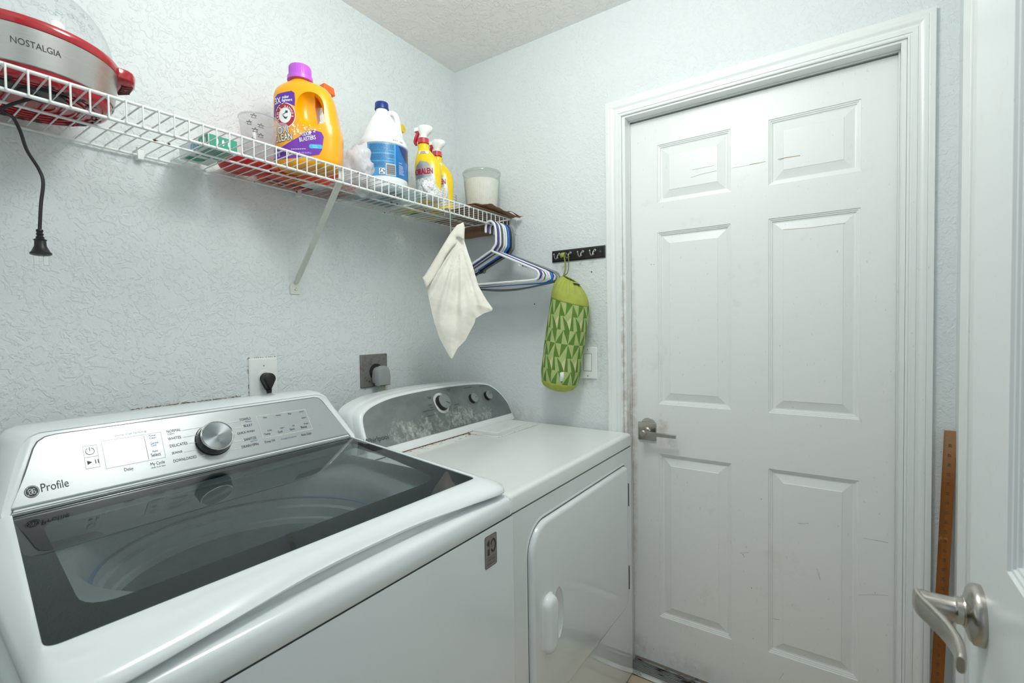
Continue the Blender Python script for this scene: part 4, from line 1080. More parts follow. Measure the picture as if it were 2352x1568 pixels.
bm = B(); text(bm, 'Fresh', S4, .028, .0487, w=.011, h=.0030); text(bm, 'Burst', S4, .028, .0443, w=.013, h=.0030); obj('tab_lettering', bm, M_inkw, lab, smooth=False, flip=False)
bm = B()
for k in range(12): line2(bm, (-.069+k*.0024, .0235), (-.069+k*.0024, .0325), .0006+.0006*(k % 3 == 0), S4)
obj('barcode', bm, M_ink, lab, smooth=False, flip=False)

# --- white bottle with orange trigger behind the jug
p = at(757, 240, 'y', -.075)
ob = thing('cleaner_bottle', 'white bottle with an orange cap mostly hidden behind the yellow jug', 'bottle', (p.x, p.y, ZT_+.052))
bm = B(); lathe(bm, [(.030, 0), (.033, .004), (.034, .15), (.028, .18), (.015, .205), (.0135, .262), (.012, .265)], (p.x-.01, p.y, ZT_+.053), 32); obj('bottle', bm, M_white, ob)
bm = B(); zc = ZT_+.316
prism(bm, [(-.020, 0), (.022, 0), (.016, .024), (-.020, .028)], lambda a, b, t: Vector((p.x-.008+a, p.y+t, zc+b)), -.014, .014); obj('cap', bm, mat('orange_cap_plastic', (.90, .16, .02), .35), ob, bevel=.002)

# --- measuring cup on red dish
M_cupm = clear('cloudy_cup_plastic', (.93, .94, .955), .06, 1.38, .26, (.80, .82, .87))
mc = Vector((-1.027, -.200, ZT_+.0)); mr = [at(540, 268, 'y', -.2), at(628, 288, 'y', -.2)]
cup = thing('measuring_cup', 'cloudy clear plastic measuring cup with faded black marks left of the yellow jug', 'measuring cup', mc)
bm = B(); lathe(bm, [(.0, .003), (.033, .003), (.036, .006), (.044, .080), (.0465, .099), (.0475, .101)], mc, 48, cap=False)
bo = obj('cup_body', bm, M_cupm, cup)
bm = B(); lathe(bm, [(.0465, .0995), (.0485, .101), (.0485, .1035), (.0465, .104)], mc, 48, cap=False); obj('cup_rim', bm, clear('cup_rim_plastic', (.82, .84, .86), .06, 1.5, .3, (.8, .8, .84)), cup)
bm = B(); lathe(bm, [(0, .0445), (.0388, .0445)], mc, 40, cap=False); bm.free()
bm = B(); hd_ = [mc+Vector((.036, -.028, .095)), mc+Vector((.046, -.042, .094)), mc+Vector((.050, -.046, .088)), mc+Vector((.046, -.042, .082)), mc+Vector((.036, -.026, .080))]
tube(bm, smoothpath(hd_, 6), .004, 8, flat=1.6); obj('cup_handle', bm, M_cupm, cup)
bm = B(); toC = math.atan2(CP.y-mc.y, CP.x-mc.x)
def oncup(s, z_): 
    r_ = .036+(z_-.006)*.1+.0008; a = toC-.15+s/r_; return mc+Vector((r_*math.cos(a), r_*math.sin(a), z_))
for (s, z_) in ((-.004, .092), (-.016, .076), (.012, .070), (-.002, .058), (.010, .046), (-.010, .034)):
    tri = [(s-.007, z_-.003), (s+.006, z_-.005), (s+.001, z_+.008)]; frame2(bm, tri, .0024, oncup)
    line2(bm, (s-.008, z_+.004), (s+.007, z_+.002), .0020, oncup)
obj('faded_marks', bm, mat('faded_brown_ink', (.10, .08, .05), .6), bo, smooth=False, flip=False)
rd = Vector((-1.005, -.078, ZT_))
bm = B(); lathe(bm, [(0, .0005), (.060, .0005), (.066, .004), (.072, .016), (.0705, .016), (.064, .006), (0, .005)], rd, 48, sx=.95)
o = obj('dish', bm, mat('red_plastic_dish', (.62, .012, .012), .3, 0, .03), None); tag(o, 'shallow red plastic dish behind the clear measuring cup', 'dish')

# --- small green and white carton
gb = thing('sponge_packet', 'small white packet with green panel and blue picture left of the measuring cup', 'packet', (-1.115, -.125, ZT_))
bm = B(); x0, x1, y0, y1, zz0, zz1 = -1.150, -1.080, -.195, -.030, ZT_+.0003, ZT_+.030
box(bm, x0, x1, y0, y1, zz0, zz1); cbx = obj('carton', bm, mat('white_card', (.72, .76, .74), .5), gb, bevel=.002)
Fy = lambda a, b: Vector((a, y0-.0005, b)); Fbot = lambda a, b: Vector((a, b, zz0-.0006)); Fx = lambda a, b: Vector((x0-.0006, a, b))
M_green = mat('green_print', (.02, .32, .20), .4)
bm = B(); sheet(bm, [(y0+.002, zz0+.001), (y0+.06, zz0+.001), (y0+.05, zz1-.001), (y0+.002, zz1-.001)], Fx); sheet(bm, [(x0+.002, zz0+.001), (x1-.002, zz0+.001), (x1-.002, zz1-.001), (x0+.002, zz1-.001)], Fy)
for k in range(8): sheet(bm, [(x0+.008, y0+.01+k*.011), (x1-.006, y0+.01+k*.011), (x1-.006, y0+.016+k*.011), (x0+.008, y0+.016+k*.011)], Fbot)
sheet(bm, [(x0+.004, y1-.05), (x1-.02, y1-.05), (x1-.035, y1-.02), (x0+.004, y1-.02)], Fbot)
obj('green_print', bm, M_green, cbx, smooth=False, flip=False)
bm = B(); Fx2 = lambda a, b: Vector((x0-.001, a, b)); Fy2 = lambda a, b: Vector((a, y0-.001, b))
sheet(bm, ell(y0+.075, zz0+.015, .022, .012, 20), Fx2); obj('blue_picture', bm, mat('blue_picture_print', (.22, .42, .62), .4, 0, .3, 90), cbx, smooth=False, flip=False)
bm = B()
for k in range(3): sheet(bm, ell(y0+.014+k*.011, zz0+.015, .0026, .009-.001*k, 12), Fx2); sheet(bm, ell(x0+.02+k*.014, zz0+.015, .003, .008, 12), Fy2)
obj('white_print', bm, M_inkw, cbx, smooth=False, flip=False)

# --- bleach bottle
bc = Vector((-.590, -.183, ZT_+.002))
bl_ = thing('bleach_bottle', 'white bleach bottle with dark blue cap and wraparound blue label', 'bleach bottle', bc)
vd = Vector((CP.x-bc.x, CP.y-bc.y, 0)).normalized(); side = Vector((-vd.y, vd.x, 0))  # side points to the left in view?
side = Vector((-vd.y, vd.x, 0)).normalized()
bm = B(); R0 = .0790
BP = [(0, .064, 0), (.003, .070, 0), (.010, .0735, 0), (.03, R0-.002, 0), (.042, R0, 0), (.150, R0, 0), (.153, R0+.0030, 0), (.165, R0+.0030, 0), (.172, R0, -.0005), (.182, .0725, -.001), (.205, .0625, -.002), (.23, .0505, -.0025), (.25, .041, -.002), (.268, .029, -.003), (.278, .0215, -.003), (.290, .0195, -.003), (.295, .0195, -.003)]
rings = [[bc+side*(off_*1+r_*math.cos(a))+vd*(r_*math.sin(a))+Vector((0, 0, z_*.985)) for a in [2*PI*k/56 for k in range(56)]] for z_, r_, off_ in BP]
loft(bm, rings); bb_ = obj('bottle', bm, M_whitegloss, bl_)
bm = B(); h_ = [bc+side*q+Vector((0, 0, zz)) for q, zz in ((.010, .268), (.028, .276), (.041, .270), (.047, .255), (.051, .225), (.056, .195), (.056, .172))]
tube(bm, smoothpath(h_, 6), .0098, 14, flat=1.2, side=vd); obj('handle', bm, M_whitegloss, bl_)
bm = B(); lathe(bm, [(.0225, 0), (.0235, .001), (.0235, .005), (.0225, .006), (.0222, .021), (.0205, .0235), (0, .024)], bc+side*(-.003)+Vector((0, 0, .284)), 40); obj('cap', bm, mat('navy_cap_plastic', (.006, .035, .22), .35), bl_)
a0 = math.atan2(vd.y, vd.x)
def onbl(off): return lambda s, z_: bc+Vector(((R0+off)*math.cos(a0+s/R0), (R0+off)*math.sin(a0+s/R0), z_))
def strip(bm, s0, s1, z0_, z1_, fn, n=18):
    pts = [(s0+(s1-s0)*k/n, z0_) for k in range(n+1)]+[(s1-(s1-s0)*k/n, z1_) for k in range(n+1)]
    A = [bm.verts.new(fn(*pts[k])) for k in range(n+1)]; C_ = [bm.verts.new(fn(*pts[2*n+1-k])) for k in range(n+1)]
    for k in range(n): bm.faces.new((A[k], A[k+1], C_[k+1], C_[k]))
bm = B(); strip(bm, -.20, .20, .0415, .1475, onbl(.0006), 60); lb = obj('label', bm, mat('light_blue_label', (.085, .36, .68), .3, 0, .05), bl_, flip=False)
bm = B(); strip(bm, .040, .20, .0415, .1475, onbl(.0011), 30); obj('blue_side', bm, mat('mid_blue_label', (.01, .16, .46), .3, 0, .12, 15), lb, flip=False)
bm = B(); strip(bm, -.20, -.056, .0415, .1475, onbl(.0011), 30); sheet(bm, [(.050, .145), (.20, .145), (.20, .10), (.085, .100), (.066, .118)], onbl(.0014), .01)
obj('navy_side', bm, mat('navy_label', (.008, .03, .16), .3), lb, flip=False)
bm = B(); fb = onbl(.0013)
random.seed(5)
for k in range(22):
    z_ = .1425-k*.0031-(.004 if k > 8 else 0)-(.003 if k > 15 else 0)
    if z_ < .066: break
    s = -.046; e_ = .034 if k % 7 != 6 else random.uniform(-.01, .02)
    while s < e_:
        wl_ = random.uniform(.002, .007); line2(bm, (s, z_), (min(s+wl_, e_), z_), .0013, fb, 2); s += wl_+.0012
sheet(bm, rrect(-.0165, .0035, .044, .066, .001, 2), onbl(.0015))
obj('small_print', bm, mat('navy_small_print', (.015, .10, .30), .4), lb, smooth=False, flip=False)
bm = B(); f2 = onbl(.0019); sheet(bm, rrect(-.0155, .0025, .045, .065, .001, 2), f2); sheet(bm, rrect(.006, .038, .044, .081, .001, 2), onbl(.0014), .006)
text(bm, 'DANGER', onbl(.0018), .050, .088, w=.014, h=.0035)
for k in range(9): line2(bm, (.050, .082-k*.0036), (.075-random.uniform(0, .01), .082-k*.0036), .0009, onbl(.0018), 3)
obj('white_print', bm, M_inkw, lb, smooth=False, flip=False)
bm = B(); f3 = onbl(.0023)
for k in range(15): line2(bm, (.0075, .047+k*.0022), (.0365, .047+k*.0022), .0009 if k % 3 else .0014, f3, 5)
c_ = (-.0065, .0560)
for k in range(3):
    a = PI/2+k*2*PI/3
    for q in (-.5, .5): pass
    p1 = (c_[0]+.0062*math.cos(a-.35), c_[1]+.0062*math.sin(a-.35)); p2 = (c_[0]+.0062*math.cos(a-1.55), c_[1]+.0062*math.sin(a-1.55)); line2(bm, p1, p2, .0022, f3)
    m_ = p2; d_ = (p2[0]-p1[0], p2[1]-p1[1]); L = math.hypot(*d_); d_ = (d_[0]/L, d_[1]/L); sheet(bm, [(m_[0]-d_[1]*.003, m_[1]+d_[0]*.003), (m_[0]+d_[0]*.003, m_[1]+d_[1]*.003), (m_[0]+d_[1]*.003, m_[1]-d_[0]*.003)], f3)
line2(bm, (-.0125, .0468), (-.001, .0468), .0010, f3)
obj('barcode', bm, M_ink, lb, smooth=False, flip=False)
bm = B(); text(bm, '81517*  10:54', lambda s, z_: bc+Vector(((R0+.0037)*math.cos(a0+s/R0), (R0+.0037)*math.sin(a0+s/R0), z_)), .030, .157, w=.036, h=.0042); obj('date_code', bm, M_ink, bb_, smooth=False, flip=False)

# --- yellow nozzle behind bleach
p = at(923, 296, 'y', -.085)
yb = thing('squirt_bottle', 'bottle with a yellow nozzle tip showing behind the bleach bottle', 'bottle', (p.x-.015, p.y, ZT_))
M_yel = mat('yellow_plastic', (.90, .58, .01), .3, 0, .03)
bm = B(); hN = p.z-ZT_; lathe(bm, [(.028, 0), (.031, .004), (.031, hN-.10), (.018, hN-.07), (.012, hN-.045), (.012, hN-.02)], (p.x-.025, p.y, ZT_+.0003), 28); obj('bottle', bm, M_white, yb)
bm = B(); dn_ = Vector((.2, -1, .1)).normalized(); lathe(bm, [(.011, -.03), (.013, -.006), (.0155, -.003), (.0155, .006), (.012, .008), (.004, .0075), (.003, .010), (0, .010)], p, 28, dn_); obj('nozzle', bm, M_yel, yb)
bm = B(); lathe(bm, [(.014, 0), (.014, .028), (.008, .034)], (p.x-.025, p.y, p.z-.034), 24); obj('nozzle_collar', bm, M_yel, yb)

# --- two yellow spray bottles
M_yb = mat('translucent_yellow_bottle', (.92, .66, .01), .2, 0, .05, 20, sss=.1)
M_red2 = mat('red_trigger_plastic', (.50, .008, .02), .3, 0, .03)
def spray(loc, label, ang, k=1.0):
    T = thing('spray_bottle', label, 'spray bottle', loc, 'yellow spray bottles on the shelf')
    L = Vector(loc); e1 = Vector((math.cos(ang), math.sin(ang), 0)); e2 = Vector((-e1.y, e1.x, 0))   # e1: width, e2: depth
    q = lambda a, b, z_: L+e1*a*k*1.26+e2*b*k*1.2+Vector((0, 0, z_*k))
    PR = [(0, 0, .031, .019), (.003, 0, .034, .022), (.03, .0, .035, .0235), (.08, 0, .037, .0245), (.11, -.001, .0385, .025), (.135, -.002, .037, .0245), (.155, -.005, .031, .022), (.172, -.009, .023, .0185), (.186, -.012, .0165, .0155), (.196, -.013, .0155, .0145), (.204, -.013, .0170, .0150), (.208, -.013, .0125, .0125), (.212, -.013, .0125, .0125)]
    bm = B(); loft(bm, [[q(a, b, z_) for a, b in squircle(c, 0, ra, rb, 2.3, 44)] for z_, c, ra, rb in PR]); bo = obj('bottle', bm, M_yb, T)
    def surf(off):
        def f(a, z_):
            for A_, B_ in zip(PR, PR[1:]):
                if A_[0] <= z_ <= B_[0]: t_ = (z_-A_[0])/(B_[0]-A_[0]); c, ra, rb = [A_[i]+(B_[i]-A_[i])*t_ for i in (1, 2, 3)]; break
            s = max(-.995, min(.995, (a-c)/ra)); return q(a, -rb*(1-abs(s)**2.3)**(1/2.3)-off, z_)
        return f
    bm = B(); sheet(bm, [(-.036, .012), (.022, .012), (.026, .06), (.020, .11), (.004, .135), (-.018, .142), (-.030, .125), (-.0355, .08)], surf(.0006), .007); lb = obj('label', bm, mat('silver_label', (.42, .44, .47), .3, .5, .06), T, flip=False)
    bm = B(); sheet(bm, [(-.036, .012), (.020, .012), (.022, .05), (.016, .085), (-.034, .076)], surf(.0009), .007); obj('label_picture', bm, mat('pale_grid_print', (.72, .74, .70), .4, 0, .25, 160), lb, flip=False)
    bm = B(); text(bm, 'ORALEN', surf(.0013), -.033, .092, w=.052, h=.020, ang=.05, bold=.0007); obj('red_lettering', bm, mat('red_lettering_ink', (.42, .008, .02), .4), lb, smooth=False, flip=False)
    bm = B(); sheet(bm, rrect(-.023, .006, .166, .180, .001, 2), surf(.0008), .005); n2_ = obj('neck_label', bm, mat('cream_print', (.80, .76, .55), .4), T, flip=False)
    bm = B(); text(bm, 'THE', surf(.0014), -.014, .1765, w=.008, h=.0022); [line2(bm, (-.017+k*.0036, .1738), (-.0142+k*.0036, .1738), .0026, surf(.0014)) for k in range(4)]; [line2(bm, (-.018+k*.0036, .1692), (-.0152+k*.0036, .1692), .0020, surf(.0014)) for k in range(5)]; obj('neck_lettering', bm, M_redp, n2_, smooth=False, flip=False)
    # collar, head, trigger
    bm = B(); lathe(bm, [(.0175*k, 0), (.0195*k, .001*k), (.0195*k, .019*k), (.0175*k, .020*k)], q(-.013, 0, .2085), 36); col = obj('collar', bm, M_red2, T)
    bm = B()
    for i in range(22):
        a = 2*PI*i/22; e = Vector((math.cos(a), math.sin(a), 0)); tube(bm, [q(-.013, 0, .211)+e*.0196*k, q(-.013, 0, .226)+e*.0196*k], .0009*k, 5)
    obj('collar_ridges', bm, M_red2, col)
    bm = B()   # head: smooth hood pointing left
    hp_ = [(-.013, .228, .012, .011), (-.012, .236, .0105, .0095), (-.010, .244, .014, .011), (-.007, .254, .0205, .0125), (-.006, .262, .0225, .0130), (-.007, .270, .0205, .0120), (-.010, .2755, .0145, .009), (-.012, .2775, .006, .004)]
    loft(bm, [[q(a, b, z_) for a, b in squircle(c, 0, ra, rb, 2.2, 30)] for c, z_, ra, rb in hp_]); hd_ = obj('sprayer_head', bm, M_white, T)
    bm = B(); loft(bm, [[q(x_, b, z_+zo) for b, zo in ((-.006, -.006), (.006, -.006), (.007, .0), (.005, .007), (-.005, .007), (-.007, 0))] for x_, z_ in ((-.022, .262), (-.034, .261), (-.038, .259))]); obj('nozzle', bm, M_white, hd_)
    bm = B(); tp = smoothpath([q(-.029, 0, .256), q(-.030, 0, .245), q(-.034, 0, .232), q(-.037, 0, .218), q(-.034, 0, .208)], 5)
    tube(bm, tp, [.0045*k+.0022*k*math.sin(PI*i/(len(tp)-1)) for i in range(len(tp))], 10, flat=1.5, side=e2); obj('trigger', bm, M_red2, T)
    return T
va = math.atan2(RX.y, RX.x)
spray((-.430, -.236, ZT_), 'front yellow spray bottle with red trigger and silver label, right of the bleach', va-.1, 1.0)
spray((-.312, -.190, ZT_), 'yellow spray bottle with red collar half hidden behind the other one, nearest the corner', va-.1, .985)

# --- mesh sachet / crumpled white bag / film under the things
def crumple(bm, c, rx, ry, rz, seed, amp=.25, sub=4, flat=True):
    from mathutils import noise
    b2 = bmesh.new(); bmesh.ops.create_icosphere(b2, subdivisions=sub, radius=1)
    for v in b2.verts:
        n_ = v.co.normalized(); o_ = Vector((seed, seed*.7, 0))
        d = 1+amp*noise.noise(n_*1.3+o_)*1.2+amp*.5*abs(noise.noise(n_*2.4+o_))*2-amp*.3+amp*.06*noise.noise(n_*6+o_)
        v.co = Vector((n_.x*rx*d, n_.y*ry*d, n_.z*rz*d))
        if v.co.z < -rz*.82: v.co.z = -rz*.82
        v.co += Vector(c)
    m = {}
    b2.verts.index_update()
    for v in b2.verts: m[v.index] = bm.verts.new(v.co)
    for f in b2.faces: bm.faces.new([m[v.index] for v in f.verts])
    b2.free()
M_bag = clear('thin_white_bag_film', (.93, .93, .95), .25, 1.3, .97, (.93, .93, .96), 12)
bm = B(); crumple(bm, (-.742, -.232, ZT_+.046), .046, .052, .058, 3.1, .45)
o = obj('plastic_bag', bm, M_bag, None, ang=80); tag(o, 'crumpled white plastic bag between the yellow jug and the bleach', 'plastic bag')
bm = B(); sn = []
from mathutils import noise as _n
G_ = 26
for i in range(G_+1):
    row = []
    for j in range(G_+1):
        a, b = i/G_, j/G_; x = -.80+.16*a; y = -.300+.27*b
        sag = -.040*math.exp(-((a-.35)**2/.03+(b-.15)**2/.03))-.02*math.exp(-((a-.8)**2/.05+(b-.3)**2/.05))
        z = ZS-.004+sag+.006*_n.noise(Vector((a*6, b*6, 1)))-.003
        row.append(bm.verts.new((x+.01*_n.noise(Vector((a*4, b*4, 7))), y, z)))
    sn.append(row)
for i in range(G_):
    for j in range(G_): bm.faces.new((sn[i][j], sn[i+1][j], sn[i+1][j+1], sn[i][j+1]))
o = obj('plastic_film', bm, clear('grey_film', (.80, .82, .82), .2, 1.35, .30, (.62, .66, .65), 30), None, ang=80); tag(o, 'translucent plastic film sagging through the shelf wires by the brace', 'plastic film')
t = NT('bubble_mesh_film'); t.n.remove(t.b); v = t.coord(); vo = t.a('ShaderNodeTexVoronoi'); vo.inputs['Scale'].default_value = 210; t.l(v, vo.inputs['Vector'])
tr = t.a('ShaderNodeBsdfTransparent'); df = t.a('ShaderNodeBsdfPrincipled'); df.inputs['Base Color'].default_value = (.82, .84, .85, 1); df.inputs['Roughness'].default_value = .3
mx = t.a('ShaderNodeMixShader'); t.l(t.ramp(vo.outputs['Distance'], .30, .42, .35, .92), mx.inputs[0]); t.l(tr.outputs[0], mx.inputs[1]); t.l(df.outputs[0], mx.inputs[2]); t.l(mx.outputs[0], t.out.inputs[0])
bm = B(); crumple(bm, (-.462, -.288, ZT_+.022), .040, .022, .036, 8.3, .35)
for v_ in bm.verts:
    k_ = v_.co.z-ZT_; v_.co.x -= k_*.35
o = obj('mesh_pouch', bm, t.m, None, ang=80); tag(o, 'small white dotted mesh pouch leaning on the front yellow spray bottle', 'pouch')

# --- translucent tray under bleach, papers seen from below
bm = B(); z_ = ZT_-.0
prism(bm, rrect(-.665, -.46, -.290, -.06, .02, 5), lambda a, b, t: Vector((a, b, ZT_+t)), .0003, .0014)
o = obj('tray_liner', bm, clear('bluish_tray_plastic', (.78, .86, .88), .15, 1.4, .35, (.60, .70, .73)), None, smooth=False); tag(o, 'thin bluish clear plastic liner under the bleach bottle', 'tray liner')
pk = thing('wipes_packet', 'flat white packet with red print lying on the wires beneath the bleach', 'packet', (-.56, -.075, ZT_))
bm = B(); prism(bm, rrect(-.66, -.445, -.125, -.018, .01, 4), lambda a, b, t: Vector((a, b, ZT_+t)), .0015, .010); pc = obj('packet', bm, mat('white_pink_film', (.74, .68, .67), .3, 0, .1, 40), pk, bevel=.003)
bm = B(); Fq = lambda a, b: Vector((a, b, ZT_+.0011)); [line2(bm, (-.60+k*.034, -.10), (-.58+k*.034, -.075), .010, Fq) for k in range(3)]; line2(bm, (-.60, -.108), (-.50, -.108), .006, Fq); obj('red_print', bm, M_red2, pc, smooth=False, flip=False)
pk = thing('snack_pouch', 'flat pouch with yellow and green print lying beneath the spray bottles', 'packet', (-.34, -.11, ZT_))
bm = B(); prism(bm, rrect(-.435, -.20, -.17, -.02, .01, 4), lambda a, b, t: Vector((a, b, ZT_+t)), -.0001+.0003, .004); pc = obj('pouch', bm, mat('cream_film', (.66, .66, .52), .3, 0, .1, 30), pk, bevel=.001)
bm = B(); Fq = lambda a, b: Vector((a, b, ZT_-.0004)); sheet(bm, ell(-.38, -.10, .020, .05, 20), Fq); sheet(bm, ell(-.30, -.14, .03, .02, 20), Fq); sheet(bm, ell(-.24, -.06, .02, .02, 20), Fq); obj('yellow_print', bm, M_yel, pc, smooth=False, flip=False)
bm = B(); sheet(bm, ell(-.34, -.07, .014, .022, 20), lambda a, b: Vector((a, b, ZT_-.0008))); obj('green_print', bm, M_green, pc, smooth=False, flip=False)

# --- ribbed tub in the corner behind the sprays
rt = Vector((-.215, -.110, ZT_+.0045))
bm = B(); pr = [(.048, 0)]
for k in range(9): pr += [(.0495+.0004*k, .003+k*.010), (.0520+.0004*k, .006+k*.010), (.0495+.0004*k, .010+k*.010)]
lathe(bm, pr+[(.0, .0945)], rt, 48); o = obj('ribbed_tub', bm, M_white, None, ang=25); tag(o, 'ribbed white plastic tub in the corner behind the spray bottles', 'tub')
# --- clear ribbed canister with powder
rc_ = Vector((-.099, -.222, ZT_+.0062))
can = thing('powder_canister', 'clear ribbed canister nearly full of white powder at the right end of the shelf', 'canister', rc_)
def fl(r, z_, n=60, am=.0011): return [rc_+Vector(((r+am*math.cos(n*a))*math.cos(a), (r+am*math.cos(n*a))*math.sin(a), z_)) for a in [2*PI*i/(n*4) for i in range(n*4)]]
bm = B(); loft(bm, [fl(.061, .001, am=.0006), fl(.0625, .003), fl(.0755, .170), fl(.0775, .173, am=.0), fl(.0785, .176, am=0), fl(.078, .181, am=0)], False)
obj('canister_body', bm, clear('ribbed_clear_plastic', (.95, .96, .95), .06, 1.38, .22, (.8, .82, .78)), can, ang=60)
bm = B(); loft(bm, [fl(.058, .003, am=.0004), fl(.060, .005, am=.0008), fl(.0725, .146, am=.0008), fl(.070, .149, am=.0), fl(.03, .147, am=0), fl(.002, .149, am=0)], True)
obj('powder', bm, mat('white_powder', (.88, .88, .83), .9, 0, .04, 60), can, ang=60)
bm = B(); lathe(bm, [(.0790, .172), (.0805, .174), (.0805, .183), (.0785, .1855), (.0700, .187), (.0, .1875)], rc_, 56, cap=False); obj('canister_lid', bm, clear('lid_clear_plastic', (.90, .92, .90), .08, 1.4, .12, (.8, .83, .78)), can)

# --- brown paper bag wedged at the end
t = NT('brown_kraft_paper'); v = t.coord(); f = t.noise(v, 30, 6, .7); t.l(t.mix(t.ramp(f, .3, .7), (.26, .145, .085), (.37, .225, .14)), t.b.inputs['Base Color']); t.b.inputs['Roughness'].default_value = .8; t.bump(f, .3, .003)
bm = B(); K = 24
def psheet(bm, fn, nu=20, nv=10, th=.0012):
    V = [[bm.verts.new(fn(i/nu, j/nv)) for j in range(nv+1)] for i in range(nu+1)]
    for i in range(nu):
        for j in range(nv): bm.faces.new((V[i][j], V[i+1][j], V[i+1][j+1], V[i][j+1]))
psheet(bm, lambda a, b: Vector((-.30+.275*a+.004*_n.noise(Vector((a*5, b*5, 0))), -.333+.315*b, ZT_+.0022+.0015*_n.noise(Vector((a*7, b*7, 3))))))
psheet(bm, lambda a, b: Vector((-.29+.262*a, -.339+.050*b-.03*a*(1-b), ZT_+.010+.012*math.sin(a*5)*(1-b)*a+.004*_n.noise(Vector((a*9, b*5, 5)))+.010*math.exp(-((a-.32)/.10)**2)*(1-b))))
psheet(bm, lambda a, b: Vector((-.020+.004*math.sin(b*9), -.02-.29*a, ZT_-.004-.050*b+.004*_n.noise(Vector((a*6, b*3, 9))))))
psheet(bm, lambda a, b: Vector((-.095+.078*a+.0*b, -.345-.028*b*a, ZT_+.006+.010*math.sin(a*4+b)+.008*a)))
o = obj('paper_bag', bm, t.m, None, solid=.0012, ang=50); tag(o, 'crumpled brown paper bag under the powder canister, folded over the shelf end', 'paper bag')

# ================================================================ THINGS HANGING FROM THE SHELF
def hanger(name, label, m, x, yaw=0, wide=.205, drop=.125, r=.0040, sag=0, tilt=0, loops=True, hr=None, dz=0):
    T = thing(name, label, 'clothes hanger', (x, -.336, 1.600+dz), 'clothes hangers on the shelf lip')
    yaw *= .3; c, s = math.cos(yaw), math.sin(yaw)
    def q(a, z):   # a: along the bar (positive = away from the left wall)
        a2 = a*math.cos(tilt)-z*math.sin(tilt); z2 = z*math.cos(tilt)+a*math.sin(tilt)
        return Vector((x+a2*s, -.339-a2*c, 1.596+dz+z2))
    path = [q(0, .0)]
    path += [q(wide*.97*k/6, -.088*k/6) for k in range(1, 7)]
    cr_ = [(wide*1.03, -.096), (wide*1.055, -.108), (wide*1.03, -.121), (wide*.97, -.1265)]
    path += [q(a, z) for a, z in cr_]
    path += [q(wide*.94*(1-2*k/16), -.1275-sag*math.sin(PI*k/16)) for k in range(1, 16)]
    path += [q(-a, z) for a, z in reversed(cr_)]
    path += [q(-wide*.97*k/6, -.088*k/6) for k in range(6, 0, -1)]
    sp = []
    bm = B(); tube(bm, path, r, 10, closed=True, side=(1, 0, 0)); fr = obj('frame', bm, m, T)
    if loops:
        for sg in (1, -1):
            bm = B(); b = .125*sg
            zz = -.088*abs(b)/(wide*.97)
            tube(bm, smoothpath([q(b, zz), q(b+.004*sg, zz-.012), q(b+.012*sg, zz-.015), q(b+.018*sg, zz-.008)], 5), r*.55, 8); obj('strap_notch', bm, m, fr)
    hk = [(0, -.002), (.010, .010), (.0215, .024), (.0232, .045), (.0225, .072), (.0180, .096), (.0100, .108), (-.002, .1155), (-.014, .1150), (-.0225, .1085), (-.0270, .096), (-.0275, .077)]
    bm = B(); hh = smoothpath([Vector((x+(i/11)*.002, -.339-a, 1.596+z+dz*(1-max(0, min(1, z/.1))))) for i, (a, z) in enumerate(hk)], 5)
    tube(bm, hh, (hr or r*1.05), 10); bmesh.ops.create_uvsphere(bm, u_segments=10, v_segments=6, radius=(hr or r*1.05), matrix=Matrix.Translation(hh[-1]))
    obj('hook', bm, m, T); return T
M_hw = mat('white_hanger_plastic', (.82, .84, .84), .3, 0, .02, sss=.05); M_hp = mat('purple_hanger_plastic', (.085, .055, .28), .3, 0, .05); M_hb = mat('blue_hanger_plastic', (.015, .16, .62), .3, 0, .05)
M_hk = mat('black_hanger_plastic', (.012, .012, .014), .35); M_hg = mat('dark_grey_hanger_plastic', (.10, .115, .12), .35); M_hl = mat('smoky_grey_hanger', (.22, .24, .25), .3)
hanger('clothes_hanger', 'thick white plastic hanger at the front left of the row on the shelf lip', M_hw, -.196, .02, r=.0046)
hanger('clothes_hanger', 'purple plastic hanger right behind the first white one', M_hp, -.181, .00, r=.0044, tilt=.015)
hanger('clothes_hanger', 'white plastic hanger right behind the purple one', M_hw, -.167, .03, wide=.208, tilt=-.01)
hanger('clothes_hanger', 'thin dark grey hanger between the white ones', M_hg, -.153, -.02, wide=.206, r=.0032)
hanger('clothes_hanger', 'white plastic hanger right behind the thin dark grey one', M_hw, -.141, .02, wide=.208, tilt=-.012)
hanger('clothes_hanger', 'white plastic hanger directly in front of the blue one', M_hw, -.127, .00, wide=.210)
hanger('clothes_hanger', 'bright blue plastic hanger in the row on the shelf lip', M_hb, -.110, .02, wide=.214, tilt=-.02, r=.0046)
hanger('clothes_hanger', 'black plastic hanger right behind the blue one', M_hk, -.096, -.02, wide=.208, r=.0044)
hanger('clothes_hanger', 'smoky grey hanger with a sagging bar, second from the shelf end', M_hl, -.082, .0, wide=.216, sag=.022, r=.0036)
hanger('clothes_hanger', 'grey hanger last in the row, nearest the shelf end', M_hl, -.070, .02, wide=.220, sag=.018, r=.0036)

